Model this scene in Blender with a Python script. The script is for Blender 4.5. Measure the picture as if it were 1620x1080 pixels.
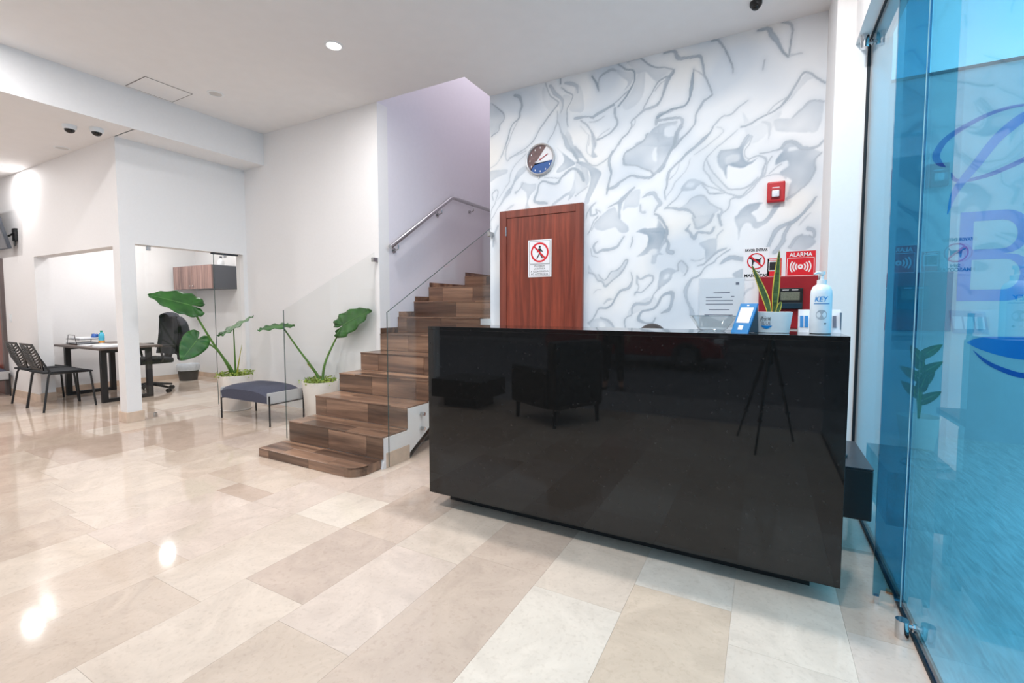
import bpy, bmesh, math, random
import numpy as np
from mathutils import Vector, Matrix
random.seed(7)
scene = bpy.context.scene
C = scene.collection
for o in list(bpy.data.objects): bpy.data.objects.remove(o)

# ------------------------------------------------------------------ camera, sky, exposure
cam = bpy.data.cameras.new('camera'); camo = bpy.data.objects.new('camera', cam); C.objects.link(camo)
cam.sensor_fit = 'HORIZONTAL'; cam.sensor_width = 36.0
cam.lens = 735.18 / 1620 * 36.0
cam.shift_y = -11.77 / 1620
cam.clip_start = 0.02
camo.location = (0, 0, 1.22)
camo.rotation_euler = (math.pi / 2 - 0.05693, 0, 0.497785)
scene.camera = camo
vs = scene.view_settings
vs.view_transform = 'Standard'; vs.look = 'None'; vs.gamma = 1.0; vs.use_curve_mapping = False
vs.exposure = -0.10
w = bpy.data.worlds.new('sky'); scene.world = w; w.use_nodes = True
bg = w.node_tree.nodes['Background']; bg.inputs[0].default_value = (0.74, 0.87, 1.0, 1); bg.inputs[1].default_value = 1.9
DOWN_W = 26.0      # watt of one ceiling downlight

# ------------------------------------------------------------------ helpers
def lin(c):
    return tuple(((x / 255) / 12.92 if x / 255 <= .04045 else ((x / 255 + .055) / 1.055) ** 2.4) for x in c)
def nt(name):
    m = bpy.data.materials.new(name); m.use_nodes = True
    n = m.node_tree; return m, n, n.nodes['Principled BSDF']
def N(n, t, **k):
    x = n.nodes.new(t)
    for a, b in k.items():
        if a.startswith('i_'): x.inputs[int(a[2:])].default_value = b
        else: setattr(x, a, b)
    return x
def ramp(n, fac, stops):
    r = n.nodes.new('ShaderNodeValToRGB'); e = r.color_ramp.elements
    while len(e) < len(stops): e.new(.5)
    for q, (p, c) in zip(e, stops): q.position = p; q.color = (*c, 1)
    n.links.new(fac, r.inputs[0]); return r.outputs[0]
def pmat(name, rgb, rough=.5, metal=0., var=.05, scale=12., bump=0., spec=.5, coat=0., stretch=None, linear=False):
    """plain procedural material: base colour with a little noise and relief"""
    m, n, b = nt(name); c = rgb if linear else lin(rgb)
    tc = N(n, 'ShaderNodeTexCoord'); src = tc.outputs['Object']
    if stretch:
        mp = N(n, 'ShaderNodeMapping'); mp.inputs['Scale'].default_value = stretch; n.links.new(src, mp.inputs[0]); src = mp.outputs[0]
    no = N(n, 'ShaderNodeTexNoise'); no.inputs['Scale'].default_value = scale; no.inputs['Detail'].default_value = 5
    n.links.new(src, no.inputs['Vector'])
    col = ramp(n, no.outputs[0], [(.3, tuple(x * (1 - var) for x in c)), (.7, tuple(min(1, x * (1 + var)) for x in c))])
    n.links.new(col, b.inputs['Base Color'])
    b.inputs['Roughness'].default_value = rough; b.inputs['Metallic'].default_value = metal
    b.inputs['Specular IOR Level'].default_value = spec; b.inputs['Coat Weight'].default_value = coat
    if bump:
        bp = N(n, 'ShaderNodeBump'); bp.inputs['Strength'].default_value = bump; bp.inputs['Distance'].default_value = .002
        n.links.new(no.outputs[0], bp.inputs['Height']); n.links.new(bp.outputs[0], b.inputs['Normal'])
    return m
def emis(name, rgb, s):
    m, n, b = nt(name); b.inputs['Base Color'].default_value = (*rgb, 1)
    b.inputs['Emission Color'].default_value = (*rgb, 1); b.inputs['Emission Strength'].default_value = s; return m
def glass(name, tint, f0=.04, rough=0.):
    """sheet glass: tinted see-through body, Fresnel mirror on each face"""
    m, n, b = nt(name); n.nodes.remove(b); out = n.nodes['Material Output']
    tr = N(n, 'ShaderNodeBsdfTransparent'); tr.inputs[0].default_value = (*tint, 1)
    gl = N(n, 'ShaderNodeBsdfGlossy'); gl.inputs['Roughness'].default_value = rough
    ge = N(n, 'ShaderNodeNewGeometry'); dt = N(n, 'ShaderNodeVectorMath', operation='DOT_PRODUCT')
    n.links.new(ge.outputs['Normal'], dt.inputs[0]); n.links.new(ge.outputs['Incoming'], dt.inputs[1])
    ab = N(n, 'ShaderNodeMath', operation='ABSOLUTE'); n.links.new(dt.outputs['Value'], ab.inputs[0])
    om = N(n, 'ShaderNodeMath', operation='SUBTRACT'); om.inputs[0].default_value = 1; n.links.new(ab.outputs[0], om.inputs[1])
    pw = N(n, 'ShaderNodeMath', operation='POWER'); n.links.new(om.outputs[0], pw.inputs[0]); pw.inputs[1].default_value = 5
    ma = N(n, 'ShaderNodeMath', operation='MULTIPLY_ADD'); n.links.new(pw.outputs[0], ma.inputs[0]); ma.inputs[1].default_value = 1 - f0; ma.inputs[2].default_value = f0
    mx = N(n, 'ShaderNodeMixShader'); n.links.new(ma.outputs[0], mx.inputs[0]); n.links.new(tr.outputs[0], mx.inputs[1]); n.links.new(gl.outputs[0], mx.inputs[2])
    n.links.new(mx.outputs[0], out.inputs[0]); return m

class MB:
    def __init__(s): s.v = []; s.f = []
    def add(s, vs, fs):
        k = len(s.v); s.v += [tuple(p) for p in vs]; s.f += [tuple(i + k for i in f) for f in fs]; return s
    def box(s, x0, x1, y0, y1, z0, z1, M=None):
        vs = [(x, y, z) for z in (z0, z1) for y in (y0, y1) for x in (x0, x1)]
        if M: vs = [M @ Vector(p) for p in vs]
        return s.add(vs, [(0, 2, 3, 1), (4, 5, 7, 6), (0, 1, 5, 4), (2, 6, 7, 3), (0, 4, 6, 2), (1, 3, 7, 5)])
    def prism(s, poly, ax, a, b):
        """polygon extruded along axis ax (0 x, 1 y, 2 z) from a to b"""
        def P(p, t): return {0: (t, p[0], p[1]), 1: (p[0], t, p[1]), 2: (p[0], p[1], t)}[ax]
        n = len(poly); vs = [P(p, a) for p in poly] + [P(p, b) for p in poly]
        return s.add(vs, [tuple(range(n))[::-1], tuple(range(n, 2 * n))] + [(i, (i + 1) % n, n + (i + 1) % n, n + i) for i in range(n)])
    def tube(s, path, r, seg=10, caps=True, flat=1.):
        P = [Vector(p) for p in path]; R = r if isinstance(r, (list, tuple)) else [r] * len(P)
        T = []
        for i in range(len(P)):
            d = (P[min(i + 1, len(P) - 1)] - P[max(i - 1, 0)]); T.append(d.normalized())
        u = T[0].orthogonal().normalized(); vs = []
        for i, p in enumerate(P):
            u = (u - T[i] * u.dot(T[i])); u = u.normalized() if u.length > 1e-6 else T[i].orthogonal().normalized()
            b = T[i].cross(u)
            for k in range(seg):
                a = 2 * math.pi * k / seg; vs.append(p + u * math.cos(a) * R[i] + b * math.sin(a) * R[i] * flat)
        fs = [(i * seg + k, i * seg + (k + 1) % seg, (i + 1) * seg + (k + 1) % seg, (i + 1) * seg + k) for i in range(len(P) - 1) for k in range(seg)]
        if caps: fs += [tuple(range(seg))[::-1], tuple(range((len(P) - 1) * seg, len(P) * seg))]
        return s.add(vs, fs)
    def lathe(s, prof, c=(0, 0, 0), seg=32, M=None, sq=0., caps=True):
        vs = []
        for r, z in prof:
            for k in range(seg):
                a = 2 * math.pi * k / seg; ca, sa = math.cos(a), math.sin(a)
                q = 1.0
                if sq: q = (abs(ca) ** sq + abs(sa) ** sq) ** (-1 / sq)
                p = Vector((r * ca * q, r * sa * q, z))
                vs.append((M @ p if M else p) + Vector(c))
        n = len(prof)
        fs = [(i * seg + k, i * seg + (k + 1) % seg, (i + 1) * seg + (k + 1) % seg, (i + 1) * seg + k) for i in range(n - 1) for k in range(seg)]
        if caps and prof[0][0] > 1e-6: fs.append(tuple(range(seg))[::-1])
        if caps and prof[-1][0] > 1e-6: fs.append(tuple(range((n - 1) * seg, n * seg)))
        return s.add(vs, fs)
    def ball(s, c, r, seg=16, rings=10, sc=(1, 1, 1), M=None):
        prof = [(max(1e-7, math.sin(math.pi * i / rings)), -math.cos(math.pi * i / rings)) for i in range(rings + 1)]
        D = Matrix.Diagonal((r * sc[0], r * sc[1], r * sc[2])); 
        return s.lathe(prof, c, seg, (M.to_3x3() @ D) if M else D)
    def build(s, name, mat, parent=None, smooth=False, bevel=0., local=False, seg=2, world=True):
        me = bpy.data.meshes.new(name); me.from_pydata(s.v, [], s.f)
        bm = bmesh.new(); bm.from_mesh(me); bmesh.ops.remove_doubles(bm, verts=bm.verts, dist=1e-6)
        bmesh.ops.recalc_face_normals(bm, faces=bm.faces)
        if bevel: bmesh.ops.bevel(bm, geom=[e for e in bm.edges if len(e.link_faces) == 2 and e.calc_face_angle(0) > .5], offset=bevel, segments=seg, affect='EDGES', profile=.6)
        bm.to_mesh(me); bm.free()
        if mat: me.materials.append(mat)
        for p in me.polygons: p.use_smooth = smooth
        if smooth and hasattr(me, 'set_sharp_from_angle'): me.set_sharp_from_angle(angle=.7)
        o = bpy.data.objects.new(name, me); C.objects.link(o)
        if parent: par(o, parent, local)
        return o
def par(o, p, local=False):
    o.parent = p
    if not local and p.type == 'EMPTY': o.matrix_parent_inverse = Matrix.LocRotScale(p.location, p.rotation_euler, p.scale).inverted()
def tag(o, label=None, cat=None, group=None, kind=None):
    if label: o['label'] = label
    if cat: o['category'] = cat
    if group: o['group'] = group
    if kind: o['kind'] = kind
    return o
def thing(name, label, cat, loc=(0, 0, 0), rz=0., group=None):
    o = bpy.data.objects.new(name, None); C.objects.link(o); o.location = loc; o.rotation_euler = (0, 0, rz); o.empty_display_size = .1
    return tag(o, label, cat, group)
def copy_tree(o, parent=None):
    c = o.copy(); C.objects.link(c); c.parent = parent
    if parent: c.matrix_parent_inverse = o.matrix_parent_inverse.copy()
    for ch in [x for x in bpy.data.objects if x.parent == o]: copy_tree(ch, c)
    return c
def struct(o): o['kind'] = 'structure'; return o
def BX(name, m, *a, parent=None, bevel=0., local=False): return MB().box(*a).build(name, m, parent, bevel=bevel, local=local)
def catmull(pts, n=8, closed=False):
    P = [np.array(p, float) for p in pts]; k = len(P); out = []
    rng = range(k if closed else k - 1)
    for i in rng:
        g = (lambda j: P[j % k]) if closed else (lambda j: P[min(max(j, 0), k - 1)])
        a, b, c, d = g(i - 1), g(i), g(i + 1), g(i + 2)
        for t in np.linspace(0, 1, n, endpoint=False):
            out.append(.5 * (2 * b + (c - a) * t + (2 * a - 5 * b + 4 * c - d) * t * t + (3 * b - a - 3 * c + d) * t ** 3))
    if not closed: out.append(P[-1])
    return out
def text(s, o, right, up, w, h, name='lettering', mat=None, parent=None, depth=.0006, local=False, shear=0., bold=0.):
    """flat lettering fitted into a w x h box whose lower left corner is o"""
    cu = bpy.data.curves.new('t', 'FONT'); cu.body = s; cu.shear = shear; cu.offset = bold; cu.resolution_u = 3
    ob = bpy.data.objects.new('t', cu); C.objects.link(ob)
    me = bpy.data.meshes.new_from_object(ob.evaluated_get(bpy.context.evaluated_depsgraph_get()))
    bpy.data.objects.remove(ob); bpy.data.curves.remove(cu)
    xs = [v.co.x for v in me.vertices]; ys = [v.co.y for v in me.vertices]
    x0, x1, y0, y1 = min(xs), max(xs), min(ys), max(ys); r = Vector(right).normalized(); u = Vector(up).normalized(); nn = r.cross(u)
    for v in me.vertices: v.co = Vector(o) + r * ((v.co.x - x0) / (x1 - x0) * w) + u * ((v.co.y - y0) / (y1 - y0) * h) + nn * depth
    me.name = name; me.materials.clear(); me.materials.append(mat)
    t = bpy.data.objects.new(name, me); C.objects.link(t)
    if parent: par(t, parent, local)
    return t
def ring(mb, c, right, up, r0, r1, n=32, d=0., a0=0., a1=2 * math.pi):
    r = Vector(right); u = Vector(up); nn = r.cross(u); vs = []; full = abs(a1 - a0) > 6.28
    for k in range(n + (0 if full else 1)):
        a = a0 + (a1 - a0) * k / n
        e = r * math.cos(a) + u * math.sin(a); vs += [Vector(c) + e * r0 + nn * d, Vector(c) + e * r1 + nn * d]
    m = len(vs) // 2
    return mb.add(vs, [(2 * k, 2 * k + 1, 2 * ((k + 1) % m) + 1, 2 * ((k + 1) % m)) for k in range(m if full else m - 1)])
def flat(mb, o, right, up, poly, d=0.):
    r = Vector(right); u = Vector(up); nn = r.cross(u)
    return mb.add([Vector(o) + r * x + u * y + nn * d for x, y in poly], [tuple(range(len(poly)))])

# ------------------------------------------------------------------ materials
M = {}
M['white'] = pmat('white_wall_paint', (236, 234, 234), .75, var=.01, scale=40, bump=.05)
M['ceil'] = pmat('white_ceiling_paint', (240, 238, 238), .85, var=.012, scale=8)
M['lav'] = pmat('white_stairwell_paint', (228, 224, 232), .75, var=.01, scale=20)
M['grout'] = pmat('grout', (196, 182, 170), .4)
M['steel'] = pmat('brushed_steel', (190, 190, 190), .22, 1., var=.05, scale=60)
M['chrome'] = pmat('chrome', (210, 210, 212), .12, 1., var=.03)
M['blackmetal'] = pmat('black_powder_coat', (26, 26, 28), .4, 0, var=.1, scale=60)
M['blackplastic'] = pmat('black_plastic', (24, 25, 27), .35, var=.1, scale=40)
M['rubber'] = pmat('black_rubber_seal', (14, 18, 26), .6)
M['paper'] = pmat('white_paper', (238, 238, 242), .8, var=.01)
M['ink'] = pmat('black_ink', (26, 28, 34), .7)
M['greyink'] = pmat('grey_ink', (120, 122, 135), .8)
M['red'] = pmat('red_sign_ink', (214, 22, 40), .5, var=.03)
M['redpanel'] = pmat('red_enamel', (150, 28, 38), .35, var=.05)
M['redplastic'] = pmat('red_plastic', (190, 28, 40), .35, var=.06)
M['blue'] = pmat('blue_vinyl', (0, 138, 214), .4, var=.06, scale=6)
M['darkblue'] = pmat('dark_blue_vinyl', (4, 98, 184), .4, var=.06, scale=6)
M['bluecard'] = pmat('blue_card', (20, 126, 192), .4, var=.05)
M['plaster'] = pmat('white_plastic', (236, 238, 240), .35, var=.02)
M['pot'] = pmat('white_ceramic', (232, 222, 214), .45, var=.03, scale=6)
M['soil'] = pmat('potting_soil', (84, 66, 50), .95, var=.4, scale=60, bump=.6)
M['navy'] = pmat('navy_fabric', (76, 78, 94), .95, var=.12, scale=120, bump=.4)
M['greyfab'] = pmat('light_grey_fabric', (188, 186, 186), .95, var=.06, scale=120, bump=.4)
M['darkfab'] = pmat('black_mesh_fabric', (34, 36, 40), .9, var=.15, scale=90, bump=.3)
M['jacket'] = pmat('charcoal_cloth', (48, 50, 58), .95, var=.2, scale=30, bump=.4)
M['deskwood'] = pmat('dark_desk_wood', (96, 82, 76), .4, var=.2, scale=3, stretch=(1, 8, 8))
M['darkgrey'] = pmat('anthracite_laminate', (66, 70, 78), .5, var=.04)
M['skin'] = pmat('skin', (186, 134, 108), .55, var=.06)
M['hair'] = pmat('dark_hair', (34, 26, 24), .45, var=.3, scale=40, bump=.4)
M['shirt'] = pmat('grey_shirt_cloth', (92, 98, 112), .9, var=.1, bump=.2)
M['trousers'] = pmat('dark_trouser_cloth', (30, 32, 38), .9, var=.1, bump=.2)
M['redcloth'] = pmat('red_cloth', (150, 22, 36), .9, var=.1, bump=.2)
M['carred'] = pmat('red_car_paint', (150, 12, 22), .15, 0, var=.02, coat=1.)
M['tyre'] = pmat('tyre_rubber', (22, 22, 22), .85)
M['asphalt'] = pmat('asphalt', (92, 90, 96), .9, var=.2, scale=80, bump=.5)
M['pave'] = pmat('concrete_pavement', (128, 122, 124), .85, var=.12, scale=20, bump=.3)
M['house'] = pmat('grey_render', (96, 92, 98), .9, var=.1, scale=3)
M['patiowall'] = pmat('white_patio_wall_paint', (214, 216, 218), .8, var=.03, scale=5)
M['coping'] = pmat('dark_coping', (60, 66, 72), .7)
M['marblebase'] = pmat('beige_marble_skirting', (214, 190, 170), .25, var=.12, scale=9)
M['bluewater'] = glass('blue_water_bottle_plastic', (.25, .65, .85))
M['tintglass'] = glass('blue_tinted_glass', (.43, .80, .93), .05)
M['clear'] = glass('clear_glass', (.975, .985, .982), .03)
M['acrylic'] = glass('clear_acrylic', (.95, .96, .97), .03)
M['edge'] = pmat('green_glass_edge', (52, 74, 72), .2)
M['lens'] = emis('lit_lamp_lens', (1, .97, .93), 14.)
M['offlens'] = pmat('frosted_lamp_lens', (206, 203, 200), .5)
M['screen'] = pmat('tv_screen', (104, 106, 112), .25, var=.03)  # grey of the reflected room put into the base colour
M['leaf'] = None
def leafmat(name, a, b, vein):
    m, n, p = nt(name); tc = N(n, 'ShaderNodeTexCoord'); no = N(n, 'ShaderNodeTexNoise'); no.inputs['Scale'].default_value = 9
    n.links.new(tc.outputs['Object'], no.inputs['Vector'])
    c = ramp(n, no.outputs[0], [(.3, lin(a)), (.7, lin(b))]); n.links.new(c, p.inputs['Base Color'])
    p.inputs['Roughness'].default_value = .42; p.inputs['Subsurface Weight'].default_value = .0
    wv = N(n, 'ShaderNodeTexNoise'); wv.inputs['Scale'].default_value = 70; n.links.new(tc.outputs['Object'], wv.inputs['Vector'])
    bp = N(n, 'ShaderNodeBump'); bp.inputs['Strength'].default_value = .25; bp.inputs['Distance'].default_value = .002
    n.links.new(wv.outputs[0], bp.inputs['Height']); n.links.new(bp.outputs[0], p.inputs['Normal']); return m
M['leaf'] = leafmat('green_leaf', (28, 78, 26), (52, 108, 40), 0)
M['leafrib'] = pmat('pale_green_rib', (96, 142, 74), .5)
M['stem'] = pmat('green_stem', (86, 126, 52), .5, var=.2, scale=8)
M['yellow'] = pmat('yellow_green_stem', (168, 164, 60), .5, var=.2, scale=10)
M['cover'] = leafmat('small_leaf', (110, 138, 44), (168, 182, 74), 0)
M['snake'] = pmat('snake_leaf_green', (66, 92, 50), .45, var=.45, scale=30, stretch=(1, 1, 4))
M['snakeedge'] = pmat('snake_leaf_yellow_edge', (214, 196, 74), .45, var=.08)

def wood(name, a, b, rough, axis, scale=1., random_shift=False):
    """wood grain running along axis"""
    m, n, p = nt(name); tc = N(n, 'ShaderNodeTexCoord'); mp = N(n, 'ShaderNodeMapping')
    st = [18 * scale] * 3; st[axis] = 1.1 * scale; mp.inputs['Scale'].default_value = st
    n.links.new(tc.outputs['Object'], mp.inputs[0]); oi = N(n, 'ShaderNodeObjectInfo')
    src = mp.outputs[0]
    if random_shift:
        ad = N(n, 'ShaderNodeVectorMath', operation='ADD'); ml = N(n, 'ShaderNodeMath', operation='MULTIPLY'); ml.inputs[1].default_value = 90
        n.links.new(oi.outputs['Random'], ml.inputs[0]); n.links.new(src, ad.inputs[0]); n.links.new(ml.outputs[0], ad.inputs[1]); src = ad.outputs[0]
    no = N(n, 'ShaderNodeTexNoise'); no.inputs['Scale'].default_value = 1.; no.inputs['Detail'].default_value = 7; no.inputs['Roughness'].default_value = .62; no.inputs['Distortion'].default_value = .6
    n.links.new(src, no.inputs['Vector'])
    mid = tuple((x + y) / 2 for x, y in zip(a, b))
    col = ramp(n, no.outputs[0], [(.36, lin(a)), (.5, lin(mid)), (.64, lin(b))])
    if random_shift:
        hs = N(n, 'ShaderNodeHueSaturation'); mr = N(n, 'ShaderNodeMapRange'); mr.inputs['To Min'].default_value = .62; mr.inputs['To Max'].default_value = 1.3
        n.links.new(oi.outputs['Random'], mr.inputs[0]); n.links.new(mr.outputs[0], hs.inputs['Value']); n.links.new(col, hs.inputs['Color']); col = hs.outputs[0]
    n.links.new(col, p.inputs['Base Color']); p.inputs['Roughness'].default_value = rough
    bp = N(n, 'ShaderNodeBump'); bp.inputs['Strength'].default_value = .15; bp.inputs['Distance'].default_value = .002
    n.links.new(no.outputs[0], bp.inputs['Height']); n.links.new(bp.outputs[0], p.inputs['Normal'])
    return m
M['stairtile'] = wood('wood_look_stair_tile', (78, 58, 48), (162, 126, 102), .28, 0, .45, True)
M['doorwood'] = wood('red_brown_door_wood', (104, 46, 34), (150, 70, 50), .35, 2, 1.)
M['doorframe'] = wood('red_brown_frame_wood', (110, 52, 40), (140, 70, 54), .35, 2, 1.)
M['cabwood'] = wood('walnut_laminate', (112, 84, 78), (170, 134, 124), .45, 2, 1.)

def marble():
    m, n, p = nt('polished_beige_marble'); oi = N(n, 'ShaderNodeObjectInfo'); ge = N(n, 'ShaderNodeNewGeometry')
    ad = N(n, 'ShaderNodeVectorMath', operation='ADD'); ml = N(n, 'ShaderNodeMath', operation='MULTIPLY'); ml.inputs[1].default_value = 60
    n.links.new(oi.outputs['Random'], ml.inputs[0]); n.links.new(ge.outputs['Position'], ad.inputs[0]); n.links.new(ml.outputs[0], ad.inputs[1])
    a = N(n, 'ShaderNodeTexNoise'); a.inputs['Scale'].default_value = 4; a.inputs['Distortion'].default_value = 1.2; a.inputs['Detail'].default_value = 8; a.inputs['Roughness'].default_value = .65; n.links.new(ad.outputs[0], a.inputs['Vector'])
    b = N(n, 'ShaderNodeTexNoise'); b.inputs['Scale'].default_value = 60; b.inputs['Detail'].default_value = 4; n.links.new(ad.outputs[0], b.inputs['Vector'])
    ca = ramp(n, a.outputs[0], [(.32, (.87, .86, .855)), (.68, (1.06, 1.06, 1.06))])
    cb = ramp(n, b.outputs[0], [(.30, (.92, .905, .895)), (.46, (1, 1, 1))])
    m1 = N(n, 'ShaderNodeMix', data_type='RGBA', blend_type='MULTIPLY'); m1.inputs[0].default_value = 1
    n.links.new(ca, m1.inputs[6]); n.links.new(cb, m1.inputs[7])
    m2 = N(n, 'ShaderNodeMix', data_type='RGBA', blend_type='MULTIPLY'); m2.inputs[0].default_value = 1
    n.links.new(oi.outputs['Color'], m2.inputs[6]); n.links.new(m1.outputs[2], m2.inputs[7])
    n.links.new(m2.outputs[2], p.inputs['Base Color'])
    p.inputs['Roughness'].default_value = .07; p.inputs['Specular IOR Level'].default_value = .5
    return m
M['marble'] = marble()
def granite():
    m, n, p = nt('polished_black_granite'); tc = N(n, 'ShaderNodeTexCoord')
    v = N(n, 'ShaderNodeTexVoronoi'); v.inputs['Scale'].default_value = 160; n.links.new(tc.outputs['Object'], v.inputs['Vector'])
    no = N(n, 'ShaderNodeTexNoise'); no.inputs['Scale'].default_value = 45; no.inputs['Detail'].default_value = 6; n.links.new(tc.outputs['Object'], no.inputs['Vector'])
    c1 = ramp(n, v.outputs['Color'], [(.0, (.008, .0078, .0076)), (.90, (.0105, .010, .0098)), (.985, (.034, .032, .031))])
    c2 = ramp(n, no.outputs[0], [(.35, (.75, .75, .75)), (.7, (1.3, 1.27, 1.25))])
    mx = N(n, 'ShaderNodeMix', data_type='RGBA', blend_type='MULTIPLY'); mx.inputs[0].default_value = 1
    n.links.new(c1, mx.inputs[6]); n.links.new(c2, mx.inputs[7]); n.links.new(mx.outputs[2], p.inputs['Base Color'])
    p.inputs['Roughness'].default_value = .03; p.inputs['Specular IOR Level'].default_value = .45
    return m
M['granite'] = granite()
def patio():
    m, n, p = nt('wood_look_patio_tile'); tc = N(n, 'ShaderNodeTexCoord'); mp = N(n, 'ShaderNodeMapping'); mp.inputs['Scale'].default_value = (34, 4., 1)
    n.links.new(tc.outputs['Object'], mp.inputs[0]); no = N(n, 'ShaderNodeTexNoise'); no.inputs['Scale'].default_value = 1.4; no.inputs['Detail'].default_value = 8; no.inputs['Distortion'].default_value = 1.
    n.links.new(mp.outputs[0], no.inputs['Vector'])
    c = ramp(n, no.outputs[0], [(.3, lin((200, 198, 194))), (.7, lin((234, 232, 228)))]); n.links.new(c, p.inputs['Base Color']); p.inputs['Roughness'].default_value = .5
    return m
M['patio'] = patio()
# ------------------------------------------------------------------ the room shell  (x along the mural wall, y into the room, z up; metres)
CE = 3.35          # main ceiling
LC = 2.97          # dropped ceiling on the left
floor = struct(BX('floor', M['grout'], -11.5, .55, -.9, 4.75, -.12, -.003)); floor.color = (*lin((205, 188, 172)), 1)
# every marble slab in view is its own tile
unit = MB().box(0, 1, 0, 1, -.003, 0)
base_tile = unit.build('floor_tile', M['marble'], floor)
first = True
rt = random.Random(11)
tones = [(212, 197, 184), (207, 191, 177), (202, 185, 171), (217, 204, 192), (197, 179, 166), (209, 193, 182), (214, 199, 185)]
fixed = {0: [1.80], 1: [1.39, 2.005, 2.6], 2: [1.12, 1.785, 2.5], 3: [.95, 1.76 + .1, 2.35], 4: [1.1, 1.76, 2.5], 5: [.62, 1.21, 1.77, 2.45], 6: [1.02, 1.75, 2.13], 7: [1.17, 1.74, 2.4], 8: [1.05, 1.73, 1.88, 2.6], 9: [1.1, 1.88, 2.4]}
special = {(5, 1): (195, 177, 165), (6, 1): (219, 207, 195), (8, 1): (194, 174, 160), (4, 1): (209, 194, 181), (1, 0): (206, 188, 171), (2, 0): (214, 203, 192), (1, 1): (216, 206, 196)}
for c in range(-2, 30):
    x1 = -.085 - .388 * (c - 1); x0 = x1 - .388
    if x0 > .53: continue
    lo = -.9
    hi = 4.13 if x1 > -2.5 + .05 else (3.68 if x1 > -5.95 else (4.6 if x1 > -8.87 else 2.33))
    cuts = [t for t in fixed.get(c, [])]
    y = cuts[0] - rt.uniform(.45, .75) if cuts else .2 + rt.uniform(-.4, .3)
    seq = [y] + cuts
    while seq[-1] < hi: seq.append(seq[-1] + rt.choice([.4, .55, .61, .61, .75]))
    while seq[0] > lo: seq.insert(0, seq[0] - rt.choice([.4, .55, .61, .61]))
    for k in range(len(seq) - 1):
        a, b = max(lo, seq[k]), min(hi, seq[k + 1])
        if b - a < .03: continue
        xa, xb = max(x0, -11.5), min(x1, .53)
        if xb - xa < .02: continue
        t = base_tile if first else base_tile.copy()
        if not first: C.objects.link(t); t.parent = floor
        first = False
        t.location = (xa + .0004, a + .0004, 0); t.scale = (xb - xa - .0008, b - a - .0008, 1)
        kk = next((i for i in range(len(cuts)) if abs(seq[k] - cuts[i]) < 1e-6), None)
        col = special.get((c, kk)) or rt.choice(tones); col = (col[0] + 3, col[1], col[2] - 3)
        j = rt.uniform(.97, 1.03); t.color = (*[min(1, q * j) for q in lin(col)], 1)

W = M['white']
def wall(name, *boxes, m=W):
    b = MB()
    for q in boxes: b.box(*q)
    return struct(b.build(name, m))
ceiling = wall('ceiling', (-5.5, .7, -1.05, 3.68, CE, CE + .3), (-2.5, .7, 3.68, 4.3, CE, CE + .3), (-5.95, -3.75, 3.68, 3.9, CE, CE + .3), m=M['ceil'])
low = wall('ceiling_dropped', (-11.65, -5.5, -1.05, 2.34, LC, CE + .3), (-5.95, -5.5, 2.33, 3.69, LC, CE + .3), m=M['ceil'])
wall('wall_soffit', (-5.5, -5.49, -1.05, 3.69, LC, CE + .02))
office_ceiling = wall('ceiling_office', (-9.0, -5.95, 2.4, 4.75, 2.6, LC + .35), m=M['ceil'])
# wall behind the plants, the stair alcove beyond it
wall('wall_back', (-5.95, -3.6, 3.68, 3.83, 0, CE))
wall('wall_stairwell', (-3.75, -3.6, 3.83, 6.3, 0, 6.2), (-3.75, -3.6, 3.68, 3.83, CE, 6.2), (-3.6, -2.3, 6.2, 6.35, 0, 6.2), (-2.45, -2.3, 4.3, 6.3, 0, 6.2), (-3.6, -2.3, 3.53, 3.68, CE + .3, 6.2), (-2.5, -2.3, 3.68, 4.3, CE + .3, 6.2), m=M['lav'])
wall('ceiling_stairwell', (-3.75, -2.3, 3.5, 6.35, 6.2, 6.35), m=M['ceil'])
# office box on the left: column, lintels, walls
wall('wall_column', (-6.05, -5.9, 2.33, 2.465, 0, 1.895))
wall('wall_office_side', (-6.05, -5.9, 2.33, 3.68, 1.895, LC), (-6.05, -5.9, 3.63, 3.83, 0, 1.895))
wall('wall_office_front', (-8.19, -6.05, 2.33, 2.47, 1.865, LC), (-11.6, -8.19, 2.33, 2.47, 0, LC))
wall('wall_office_far', (-9.02, -8.87, 2.47, 4.75, 0, 2.7))
wall('wall_office_back', (-8.87, -5.9, 4.6, 4.75, 0, 2.7), (-6.05, -5.9, 3.83, 4.6, 0, 2.7))
wall('wall_left', (-11.65, -11.5, -1.05, 2.33, 0, LC))
wall('wall_front', (-11.6, -4.2, -1.05, -.9, 0, CE), (-4.2, .7, -1.05, -.9, 2.83, CE))
# right side: pilaster and beam over the glass
wall('wall_pilaster', (.346, .62, 3.6, 4.3, 0, CE))
wall('wall_beam', (.445, .62, -1.05, 3.6, 2.83, CE))
mb_ = M['marblebase']
def baseboard(name, *boxes):
    b = MB()
    for q in boxes: b.box(*q)
    return struct(b.build(name, mb_, bevel=.002))
baseboard('baseboard_column', (-6.065, -5.885, 2.315, 2.48, 0, .11))
baseboard('baseboard_office', (-8.87, -8.858, 2.47, 4.6, 0, .08), (-8.858, -6.05, 4.588, 4.6, 0, .08))
baseboard('baseboard_left', (-9.28, -8.19, 2.318, 2.33, 0, .09), (-8.19, -8.178, 2.318, 2.47, 0, .11), (-11.5, -10.2, 2.318, 2.33, 0, .09))

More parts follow.
